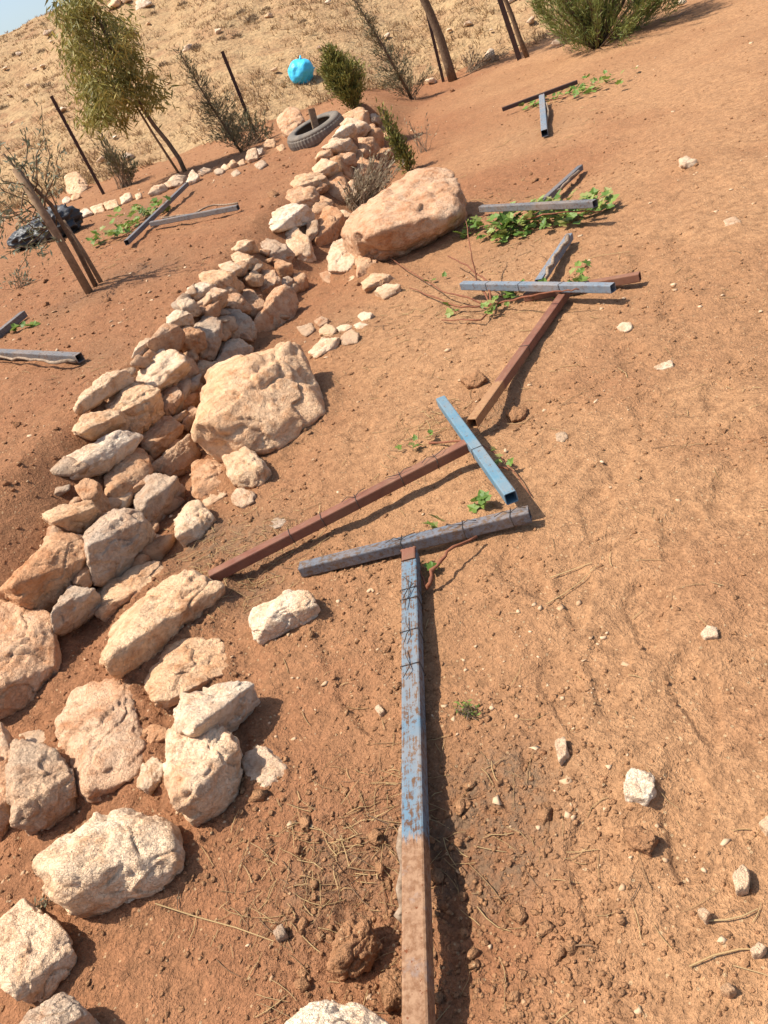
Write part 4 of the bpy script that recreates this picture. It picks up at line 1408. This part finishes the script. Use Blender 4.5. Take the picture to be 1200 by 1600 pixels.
conifer('sparse_conifer_sapling', 'thin dusty sapling beside the second steel post, feathery at its foot', (378, 238), (280, 82), 0.46, 105, 'conifer', 50, 21, 0.7, 0.07, 0.006,
        lambda t: 1.0 - 0.9 * t if t < 0.45 else 0.55 - 0.4 * t)
conifer('tall_conifer_sapling', 'tall dark slender conifer leaning left behind the small green bush', (645, 156), (545, -15), 0.55, 120, 'conifer', 50, 22, 0.6, 0.075, 0.007,
        lambda t: 1.0 - 1.1 * t if t < 0.4 else 0.5 - 0.38 * t, r0=0.03)
conifer('cypress_bush', 'small bushy yellow-green cypress right of the blue bag', (556, 168), (512, 78), 0.38, 190, 'cypress', 70, 23, 1.0, 0.06, 0.008,
        lambda t: 0.75 + 0.5 * t if t < 0.3 else 1.15 * (1 - t) + 0.06)
conifer('evergreen_shrub', 'upright dark green shrub behind the grey dry bush by the far wall', (640, 268), (596, 168), 0.15, 70, 'cypress', 40, 24, 1.6, 0.05, 0.008)

def pine_bush(label, basepx, poly, seed):
    rd = random.Random(seed)
    base = at(*basepx)
    base.z -= 0.05
    root = empty('pine_bush', base)
    tag(root, label, 'pine bush')
    xs = [p[0] for p in poly]
    ys = [p[1] for p in poly]
    st, fo = MB(), MB()
    n = 0
    while n < 330:
        x, y = rd.uniform(min(xs), max(xs)), rd.uniform(min(ys), max(ys))
        if not in_poly(x, y, poly):
            continue
        n += 1
        c = above(base, x, y, rd.gauss(0, 0.45))
        if c.z < base.z + 0.15:
            c.z = base.z + 0.15 + rd.random() * 0.2
        d = (c - base)
        d = Vector((d.x, d.y, abs(d.z) + 0.5)).normalized()
        if n % 5 == 0:
            st.tube([base, base.lerp(c, .5), c], [0.025, 0.014, 0.004], 5)
        tone = rd.random() * 0.55
        for _ in range(70):
            u = rd.uniform(-0.22, 0.2)
            q = c + d * u + Vector((rd.gauss(0, .035), rd.gauss(0, .035), rd.gauss(0, .035)))
            blade(fo, q, d + Vector((rd.gauss(0, .5), rd.gauss(0, .5), rd.gauss(0, .45))), 0.10 * rd.uniform(.7, 1.3), 0.0055, rd, tone + rd.random() * 0.45)
    st.build('stems', MS['bark'], root)
    fo.build('foliage', MS['pine'], root)
pine_bush('large dense green pine bush at the top right, spilling over the field edge', (935, 72), [(838, 12), (840, -60), (900, -120), (1010, -130), (1080, -50), (1065, 5), (1035, 30), (990, 52), (930, 70), (885, 66), (858, 45)], 31)

def twig_shrub(name, label, basepx, tips, mat, n=60, seed=1, leaf=0.0, lmat=None, spread=0.12, r=0.003, cat='shrub', group=None, wood='deadtwig', leaves=4):
    rd = random.Random(seed)
    base = at(*basepx)
    root = empty(name, base)
    tag(root, label, cat, group)
    m, f = MB(), MB()
    for i in range(n):
        tx, ty = rd.choice(tips)
        t = above(base, tx + rd.gauss(0, 6), ty + rd.gauss(0, 6), rd.gauss(0, spread))
        s = base + Vector((rd.gauss(0, spread * .4), rd.gauss(0, spread * .4), -0.02))
        pts = wander(s, t, 5, 0.025)
        m.tube(pts, [r * 1.4, r * 1.2, r, r * .8, r * .5], 4, rd.random(), cap=False)
        if leaf:
            for k in range(leaves):
                q = pts[2].lerp(pts[4], rd.random())
                blade(f, q, (pts[4] - pts[2]) + Vector((rd.gauss(0, .1), rd.gauss(0, .1), rd.gauss(0, .1))), leaf * rd.uniform(.6, 1.3), leaf * 0.13, rd, rd.random())
    m.build('twigs', MS[wood], root)
    if leaf:
        f.build('foliage', MS[lmat or mat], root)
    return root

twig_shrub('dry_shrub', 'silvery grey dry bush between the far wall and the largest boulder', (560, 330), [(545, 300), (560, 270), (580, 250), (600, 240), (590, 275), (615, 255), (570, 290), (606, 270)], 'greyshrub', 120, 41, 0.05, 'greyshrub', 0.16, 0.004, leaves=7)
twig_shrub('green_shrub', 'half-dry green shrub at the slope foot below the drooping tree', (196, 292), [(155, 210), (165, 230), (180, 240), (195, 240), (170, 250), (205, 260)], 'conifer', 60, 42, 0.08, 'conifer', 0.15, 0.004, leaves=12)
twig_shrub('weed', 'wispy dry weeds on the path beyond the largest boulder', (662, 238), [(640, 195), (655, 200), (672, 190), (680, 205), (648, 215)], 'greyshrub', 16, 43, 0.05, 'greyshrub', 0.1, 0.003, 'weed')
twig_shrub('weed', 'low scrubby bush at the foot of the second steel post', (398, 225), [(360, 190), (390, 185), (410, 190), (380, 180), (420, 200), (350, 205)], 'conifer', 60, 44, 0.07, 'conifer', 0.2, 0.004, leaves=10)
twig_shrub('dry_shrub', 'bare greyish scrub at the field edge behind the tree trunks', (735, 112), [(725, 85), (745, 80), (765, 85), (790, 80), (750, 95)], 'shrub', 60, 45, 0.06, 'shrub', 0.2, 0.004, leaves=6)
twig_shrub('weed', 'tiny green seedling on the soil right of the blue post', (727, 1118), [(722, 1106), (730, 1102), (736, 1108), (717, 1110)], 'vine', 14, 46, 0.018, 'vine', 0.012, 0.0012, 'weed', leaves=6)
twig_shrub('weed', 'small dry weed under the olive sapling at left', (30, 450), [(20, 425), (35, 420), (45, 435), (15, 440)], 'greyshrub', 24, 47, 0.05, 'olive', 0.06, 0.002, 'weed')
twig_shrub('weed', 'grey-green tuft between the corner stone and the white pointed stone', (70, 1425), [(62, 1412), (72, 1408), (80, 1414), (66, 1416)], 'greyshrub', 22, 48, 0.02, 'olive', 0.02, 0.0015, 'weed')

# olive sapling with two stakes at the left edge
rd = random.Random(51)
ob = at(150, 448)
root = empty('olive_sapling', ob)
tag(root, 'young grey-green olive tree tied to stakes at the left edge', 'olive tree')
m = MB()
m.tube([ob - Vector((0, 0, .05)), above(ob, 118, 385, -.03), above(ob, 80, 320, -.05), above(ob, 40, 280, -.08), above(ob, 5, 240, -.1)], [0.022, 0.02, 0.017, 0.012, 0.008], 7)
m.build('trunk', MS['bark'], root)
m, f = MB(), MB()
for (tx, ty) in [(65, 165), (72, 215), (58, 250), (40, 205), (20, 250), (0, 220), (-20, 300), (10, 330), (30, 350), (-10, 380), (95, 230), (92, 300), (60, 400), (30, 420), (-30, 260), (15, 290), (-5, 270), (45, 370), (-25, 340), (5, 400)]:
    s = ob.lerp(above(ob, 40, 280, -.05), rd.uniform(0.45, 1.0))
    t = above(ob, tx, ty, rd.gauss(-.1, .25))
    pts = wander(s, t, 6, 0.05)
    m.tube(pts, [.007, .006, .005, .004, .003, .002], 5)
    for k in range(34):
        u = rd.uniform(1.2, 5)
        i = min(int(u), 4)
        q = pts[i].lerp(pts[i + 1], u - i)
        blade(f, q + Vector((rd.gauss(0, .02), rd.gauss(0, .02), rd.gauss(0, .02))), (pts[i + 1] - pts[i]).normalized() + Vector((rd.gauss(0, .6), rd.gauss(0, .6), rd.gauss(0, .6))), .055 * rd.uniform(.7, 1.3), .007, rd, rd.random())
m.build('branches', MS['bark'], root)
f.build('foliage', MS['olive'], root)
for (bp, tp, r, l) in [((140, 458), (24, 262), .034, 'thick weathered stake leaning left through the olive sapling'), ((158, 442), (98, 345), .02, 'shorter brown stake crossing behind the thick olive stake')]:
    b = at(*bp)
    m = MB()
    t = above(b, *tp)
    m.tube([b - (t - b) * .06, b.lerp(t, .5) + Vector((.01, 0, 0)), t], [r, r * .95, r * .9], 8)
    tag(m.build('support_stake', MS['stake'], origin=b, smooth=True), l, 'stake')

# ------------------------------------------------------------------ tyre, stump, plastic bags
tb = at(497, 222)
root = empty('tyre', tb)
tag(root, 'old dusty car tyre lying tilted beside the far stone wall', 'tyre')
tc = above(tb, 493, 206)
# lies on the rubble, dipping to the left of the picture and towards the camera
nrm = Vector((-0.12, -0.10, 0.98)).normalized()
e1 = Vector((1, 0, 0)); e1 = (e1 - nrm * e1.dot(nrm)).normalized()
e2 = nrm.cross(e1)
def torus_part(name, prof, mat, n=48, tread=False):
    V, Fc = [], []
    k = len(prof)
    for i in range(n):
        t = 2 * math.pi * i / n
        d = e1 * math.cos(t) + e2 * math.sin(t)
        for j, (rr_, h) in enumerate(prof):
            rx = rr_ - (0.008 if tread and i % 2 and rr_ > 0.36 else 0)
            V.append(tc + d * rx + nrm * h)
    for i in range(n):
        for j in range(k):
            a, b = i * k + j, i * k + (j + 1) % k
            c, d_ = ((i + 1) % n) * k + (j + 1) % k, ((i + 1) % n) * k + j
            Fc.append((a, b, c, d_))
    return mesh_obj(name, [tuple(v) for v in V], Fc, mat, root, smooth=not tread)
torus_part('sidewall', [(0.235, .075), (0.27, .095), (0.32, .1), (0.36, .085), (0.372, .06), (0.36, .05), (0.31, .08), (0.25, .07)], MS['rubber'])
torus_part('tread', [(0.373, .062), (0.385, .045), (0.39, 0), (0.385, -.045), (0.373, -.062), (0.355, -.05), (0.355, .05)], MS['rubber'], 96, True)
torus_part('sidewall', [(0.235, -.075), (0.27, -.095), (0.32, -.1), (0.36, -.085), (0.372, -.06), (0.36, -.05), (0.31, -.08), (0.25, -.07)], MS['rubber'])
b = Vector(tc) - Vector((0, 0, .12))
t = above(b, 486, 170)
root = empty('stump_post', b)
tag(root, 'short grey wooden post standing inside the tyre', 'post')
square_tube('shaft', b - Vector((0, 0, .1)), t, 0.085, MS['stake'], root, up=Vector((1, 0, 0)))

def bag(name, label, centre, size, mat, seed, crk=1.0, knot=None, parent_cat='plastic bag'):
    V, Fc = ico(5)
    off = np.random.default_rng(seed).uniform(0, 50, 3)
    cr = np.abs(noise3(V * 1.7 + off)) * (0.2 + 0.3 * crk) + crk * (np.abs(noise3(V * 5.5 + off)) * 0.14 + 0.05 * np.abs(noise3(V * 11 + off)))
    R = 1.08 - cr if crk else 0.97 + 0.16 * noise3(V * 1.3 + off) + 0.05 * noise3(V * 3 + off)
    S = V * R[:, None] * np.array(size)
    root = empty(name, Vector(centre) - Vector((0, 0, size[2])))
    tag(root, label, parent_cat)
    mesh_obj('film', S + np.array(centre), Fc, mat, root, smooth=True)
    if knot:
        c = Vector(centre)
        for kx, ky, kz in knot:
            v = Vector((kx * size[0], ky * size[1], kz * size[2]))
            m = MB()
            m.tube([c + v * .8, c + v * 1.08, c + v * 1.3], [size[0] * .22, size[0] * .1, size[0] * .04], 9)
            m.build('tied_ear', mat, root)
    return root
bc = at(472, 128, 0)
bag('plastic_bag', 'bright blue inflated plastic bag lying on the dry hillside', above(bc, 470, 113), (0.245, 0.245, 0.23), MS['bluebag'], 5, 0.0, knot=[(0.92, 0.1, -0.05), (0.3, 0, 0.9)])
bb = at(72, 378, 0)
bag('plastic_sack', 'crumpled black plastic sack on the ground behind the olive sapling', above(bb, 88, 350), (0.33, 0.3, 0.2), MS['blackbag'], 6, knot=[(-0.95, -.1, -0.3)])
bb = at(48, 385, 0)
bag('plastic_sack', 'flattened black plastic sack left of the crumpled one behind the olive stakes', above(bb, 50, 368), (0.3, 0.28, 0.13), MS['blackbag'], 9)

# ------------------------------------------------------------------ hillside rocks and cushions of scrub
MARKS = {'the blue plastic bag': (470, 112), 'the drooping tree crown': (170, 100), 'the left steel post': (115, 220), 'the second steel post': (370, 140), 'the small cypress bush': (540, 130),
         'the tall slender conifer': (590, 60), 'the leaning tree trunk': (690, 80), 'the dark rusty post': (800, 50), 'the large pine bush': (900, 30), 'the skyline': (40, 60), 'the olive sapling': (40, 210)}
ORD = ['', 'second ', 'third ', 'fourth ', 'fifth ', 'sixth ', 'seventh ', 'eighth ', 'ninth ', 'tenth ', 'eleventh ', 'twelfth ']
def rank_labels(items, text):
    near = []
    for (p, s_) in items:
        k = min(MARKS, key=lambda m: math.hypot(MARKS[m][0] - p[0], MARKS[m][1] - p[1]))
        near.append((k, math.hypot(MARKS[k][0] - p[0], MARKS[k][1] - p[1])))
    out = []
    for k, d in near:
        rk = sum(1 for k2, d2 in near if k2 == k and d2 < d)
        out.append(text + ', ' + ORD[rk] + 'nearest ' + k)
    return out

HG = 'rocks scattered on the dry hillside'
hill_rocks = ([(c5(q)[0], s) for q, s in [((125, 160), 24), ((365, 88), 22), ((920, 178), 30), ((600, 238), 16), ((390, 340), 22), ((640, 20), 18)]] +
              [(c0(q)[0], s) for q, s in [((540, 35), 50), ((240, 165), 34), ((90, 262), 26), ((205, 322), 22), ((130, 412), 16), ((50, 458), 16), ((60, 588), 14), ((300, 525), 26), ((880, 242), 30), ((795, 405), 20), ((1020, 160), 24), ((690, 30), 40),
                                          ((620, 165), 22), ((620, 745), 36), ((540, 658), 18), ((480, 765), 26), ((590, 15), 34), ((170, 335), 12), ((30, 330), 14), ((700, 120), 14), ((250, 205), 16)]] +
              [(crop(600, 0, 2, [q])[0], s) for q, s in [((15, 118), 18), ((205, 104), 18), ((270, 82), 26), ((335, 104), 16), ((455, 78), 44), ((400, 12), 28), ((330, 192), 50), ((930, 22), 30), ((540, 150), 30), ((150, 262), 34)]])
rock_labels = rank_labels(hill_rocks, 'pale rock in the dry hillside grass')
for i, ((px, py), s) in enumerate(hill_rocks):
    b = at(px, py)
    dist = (b - CAMP).length
    sz = s / 3.1 * dist / FPX
    b = b + Vector((0, 0, 0.1 * sz + 0.05))
    P = np.array(b) + np.random.default_rng(i + 900).normal(size=(16, 3)) * sz * np.array([0.42, 0.42, 0.24])
    c, S, Fc = rock_mesh(P, i + 900, 3, 1.0, 5)
    o = mesh_obj('hillside_rock', S + c, Fc, MS['grey' if i % 4 == 3 else 'chalk'], origin=c, smooth=True)
    tag(o, rock_labels[i], 'rock', HG)
hill_shrubs = ([(c5(q)[0], s) for q, s in [((190, 120), 26), ((240, 48), 30), ((285, 75), 40), ((520, 98), 40), ((520, 20), 26), ((25, 222), 44), ((140, 178), 40), ((210, 165), 50), ((350, 40), 40)]] +
               [(c0(q)[0], s) for q, s in [((80, 250), 40), ((195, 238), 36), ((220, 398), 46), ((860, 14), 40), ((920, 214), 44), ((770, 298), 46), ((1130, 55), 40), ((20, 500), 44), ((120, 470), 26), ((200, 110), 22), ((150, 140), 18), ((90, 165), 16), ((30, 195), 20), ((270, 90), 16), ((720, 60), 30), ((640, 210), 40), ((1180, 90), 60)]])
shrub_labels = rank_labels(hill_shrubs, 'dry brown cushion shrub on the hillside')
for i, ((px, py), s) in enumerate(hill_shrubs):
    rd = random.Random(700 + i)
    b = at(px, py + s / 12)
    dist = (b - CAMP).length
    sz = s / 3.0 * dist / FPX * 0.5
    m = MB()
    for k in range(220):
        d = Vector((rd.gauss(0, 1), rd.gauss(0, 1), abs(rd.gauss(0, .7)))).normalized()
        p = b + Vector((d.x, d.y, d.z * .6)) * sz * rd.uniform(.3, .9)
        blade(m, p, d + Vector((rd.gauss(0, .4), rd.gauss(0, .4), .4)), sz * .45 * rd.uniform(.5, 1.2), sz * .04, rd, rd.random())
    o = m.build('hillside_shrub', MS['shrub'], origin=b, smooth=False)
    tag(o, shrub_labels[i], 'shrub', 'cushion shrubs on the hillside')

# ------------------------------------------------------------------ stuff: grass, clods, chips, straw
def merge_obj(name, V, Fc, mat, attrs, label, cat):
    o = mesh_obj(name, V, Fc, mat, origin=(0, 0, 0))
    float_attr(o, 'v', attrs)
    tag(o, label, cat, kind='stuff')
    return o

def hill_grass():
    r = np.random.default_rng(77)
    n = 34000
    ang = np.radians(r.uniform(-34, 46, n))
    d = 0.15 + 42 * r.random(n) ** 1.7
    # position: d metres past the fence along the view direction
    x = np.zeros(n); y = np.zeros(n)
    t = np.full(n, 15.0)
    for _ in range(6):
        t = fence_y(np.sin(ang) * t) / np.cos(ang)
    t = t + d
    x, y = np.sin(ang) * t, np.cos(ang) * t
    keep = (fbm2(x * 0.5, y * 0.5, 3) + 0.35 * r.normal(size=n)) > -0.02
    x, y, t = x[keep], y[keep], t[keep]
    z = hfull(x, y)
    n = len(x)
    nb = 6
    tot = n * nb
    bx, by, bz = (np.repeat(q, nb) for q in (x, y, z))
    bx = bx + r.normal(size=tot) * 0.06
    by = by + r.normal(size=tot) * 0.06
    hgt = np.repeat(r.uniform(0.03, 0.12, n), nb) * r.uniform(.6, 1.2, tot)
    wd = 0.005 + 0.0004 * np.repeat(t, nb)
    a = r.uniform(0, 2 * np.pi, tot)
    lx, ly = r.normal(size=tot) * 0.8 * hgt, r.normal(size=tot) * 0.8 * hgt
    v0 = np.stack([bx - np.cos(a) * wd, by - np.sin(a) * wd, bz - 0.02], 1)
    v1 = np.stack([bx + np.cos(a) * wd, by + np.sin(a) * wd, bz - 0.02], 1)
    v2 = np.stack([bx + lx, by + ly, bz + hgt], 1)
    V = np.stack([v0, v1, v2], 1).reshape(-1, 3)
    Fc = np.arange(len(V)).reshape(-1, 3)
    tone = np.repeat(np.repeat(r.random(n) * 0.6, nb) + r.random(tot) * 0.4, 3)
    merge_obj('dry_grass', V, Fc, MS['drygrass'], tone, 'golden dry grass covering the hillside behind the fence line', 'grass')

hill_grass()

def scatter(n, rmin, rmax, r, amin=-56, amax=42):
    ang = np.radians(r.uniform(amin, amax, n))
    t = rmin * (rmax / rmin) ** (r.random(n))
    return np.sin(ang) * t, np.cos(ang) * t, t

def lumps(name, n, rmin, rmax, smin, smax, mat, label, cat, seed, sub=1, dens=None, grow=0.35, flat=0.65, pw=2.2, jt=0.26):
    r = np.random.default_rng(seed)
    x, y, t = scatter(n, rmin, rmax, r)
    keep = (y < fence_y(x) - 0.3)
    if dens is not None:
        keep &= r.random(n) < dens(x, y)
    x, y, t = x[keep], y[keep], t[keep]
    n = len(x)
    s = (smin + (smax - smin) * r.random(n) ** pw) * (1 + grow * np.log(np.maximum(t, 1)))
    z = hfull(x, y)
    V0, F0 = ico(sub)
    k = len(V0)
    ax = r.uniform(0.6, 1.25, (n, 1, 3)) * np.array([1, 1, flat])
    jit = 1 + r.normal(size=(n, k, 1)) * jt
    V = V0[None] * jit * ax * s[:, None, None]
    a = r.uniform(0, 2 * np.pi, n)
    ca, sa = np.cos(a)[:, None], np.sin(a)[:, None]
    V = np.stack([V[..., 0] * ca - V[..., 1] * sa, V[..., 0] * sa + V[..., 1] * ca, V[..., 2]], -1)
    V = V + np.stack([x, y, z + s * flat * 0.25], 1)[:, None, :]
    Fc = (F0[None] + (np.arange(n) * k)[:, None, None]).reshape(-1, 3)
    o = merge_obj(name, V.reshape(-1, 3), Fc, mat, np.repeat(r.random(n), k), label, cat)
    xb = np.interp(y, BASY, BASX)
    float_attr(o, 'red', np.repeat(sstep(1.4, -0.1, x - xb) * 0.85 + r.normal(size=n) * 0.2, k))
    float_attr(o, 'ash', np.zeros(n * k))
    return o

def clod_dens(x, y):
    xb = np.interp(y, BASY, BASX)
    d = 0.12 + 0.88 * roughness(x, y) * sstep(-0.3, 0.3, fbm2(x * 3 + 40, y * 3, 2))
    d = np.maximum(d, 0.8 * sstep(1.2, 0.1, x - xb))
    for (px, py, r, dp) in PITS:
        d = d + 1.1 * np.exp(-((x - px) ** 2 + (y - py) ** 2) / (r * r * 2.5))
    return d

lumps('soil_crumbs', 36000, 0.6, 16, 0.0014, 0.0075, MS['soil'], 'small crumbs of loose earth all over the tilled ground', 'soil', 81, 1, clod_dens, 0.45)
lumps('earth_lumps', 1500, 0.7, 16, 0.007, 0.019, MS['soil'], 'fist-sized and smaller lumps of red earth strewn over the ground', 'soil', 82, 2, lambda x, y: clod_dens(x, y) - 0.55, 0.4, 0.7, 3.0)
lumps('stone_chips', 4600, 0.6, 17, 0.0014, 0.010, MS['chips'], 'pale limestone chips and gravel scattered over the ground', 'gravel', 83, 1, lambda x, y: 0.08 + 0.92 * sstep(0.0, 0.45, fbm2(x * 0.9 + 9, y * 0.9 + 4, 3)) + 0.5 * sstep(1.0, 0.2, x - np.interp(y, BASY, BASX)), 0.45, 0.5, 3.2, 0.42)

def straw():
    r = np.random.default_rng(85)
    rd = random.Random(85)
    m = MB()
    def one(p, ang, L, rad, lift=0.004):
        d = Vector((math.cos(ang), math.sin(ang), 0))
        pts = []
        cv = rd.uniform(-.35, .35) * L
        for k in range(4):
            t = k / 3
            q = p + d * (t - .5) * L + Vector((-d.y, d.x, 0)) * cv * (t - t * t)
            q.z = float(hfull(np.array([q.x]), np.array([q.y]))[0]) + lift + rad
            pts.append(q)
        m.tube(pts, [rad, rad, rad * .9, rad * .6], 3, rd.random(), cap=False)
    for (px, py, sp, n) in [(540, 1340, .12, 200), (600, 1250, .1, 60), (480, 1390, .12, 80), (760, 1350, .14, 80), (400, 850, .18, 150), (390, 900, .12, 130), (330, 860, .12, 80), (680, 660, .12, 150), (640, 700, .12, 60), (800, 650, .14, 60),
                            (740, 480, .25, 120), (640, 510, .3, 110), (820, 390, .25, 110), (850, 480, .25, 60), (800, 300, .3, 60), (1100, 690, .25, 50), (920, 900, .35, 70), (900, 550, .3, 40), (560, 580, .3, 60), (550, 520, .2, 60),
                            (170, 410, .5, 110), (120, 590, .3, 60), (340, 430, .4, 40), (1120, 1420, .15, 50), (500, 1500, .15, 60), (860, 1480, .15, 30), (700, 1200, .2, 40), (1000, 1250, .3, 30), (1000, 500, .6, 60), (860, 210, .5, 60), (450, 1300, .2, 40)]:
        c = at(px, py)
        for _ in range(int(n * (0.8 if px < 720 and py > 800 else 0.45))):
            x, y = c.x + rd.gauss(0, sp), c.y + rd.gauss(0, sp)
            dist = math.hypot(x, y)
            one(Vector((x, y, 0)), rd.uniform(0, 6.28), rd.uniform(.01, .085) * (1 + .05 * dist), rd.uniform(0.0004, 0.0011) + 0.0002 * dist)
    for (p0, p1) in [((252, 1422), (432, 1476)), ((1078, 1515), (1200, 1490)), ((1105, 1442), (1185, 1425)), ((855, 950), (932, 885)), ((880, 1480), (925, 1478)), ((860, 905), (925, 880)), ((735, 1355), (790, 1420)), ((750, 1425), (800, 1460)), ((575, 1275), (628, 1295)),
                      ((545, 1358), (600, 1360)), ((708, 1340), (715, 1385)), ((910, 410), (985, 395)), ((870, 640), (930, 610))]:
        a, b = at(*p0), at(*p1)
        one((a + b) / 2, math.atan2(b.y - a.y, b.x - a.x), (b - a).length, 0.0019, 0.006)
    o = m.build('straw_litter', MS['straw'], origin=(0, 0, 0))
    tag(o, 'dry straw and dead stalks littering the soil around the fallen posts', 'straw', kind='stuff')
straw()
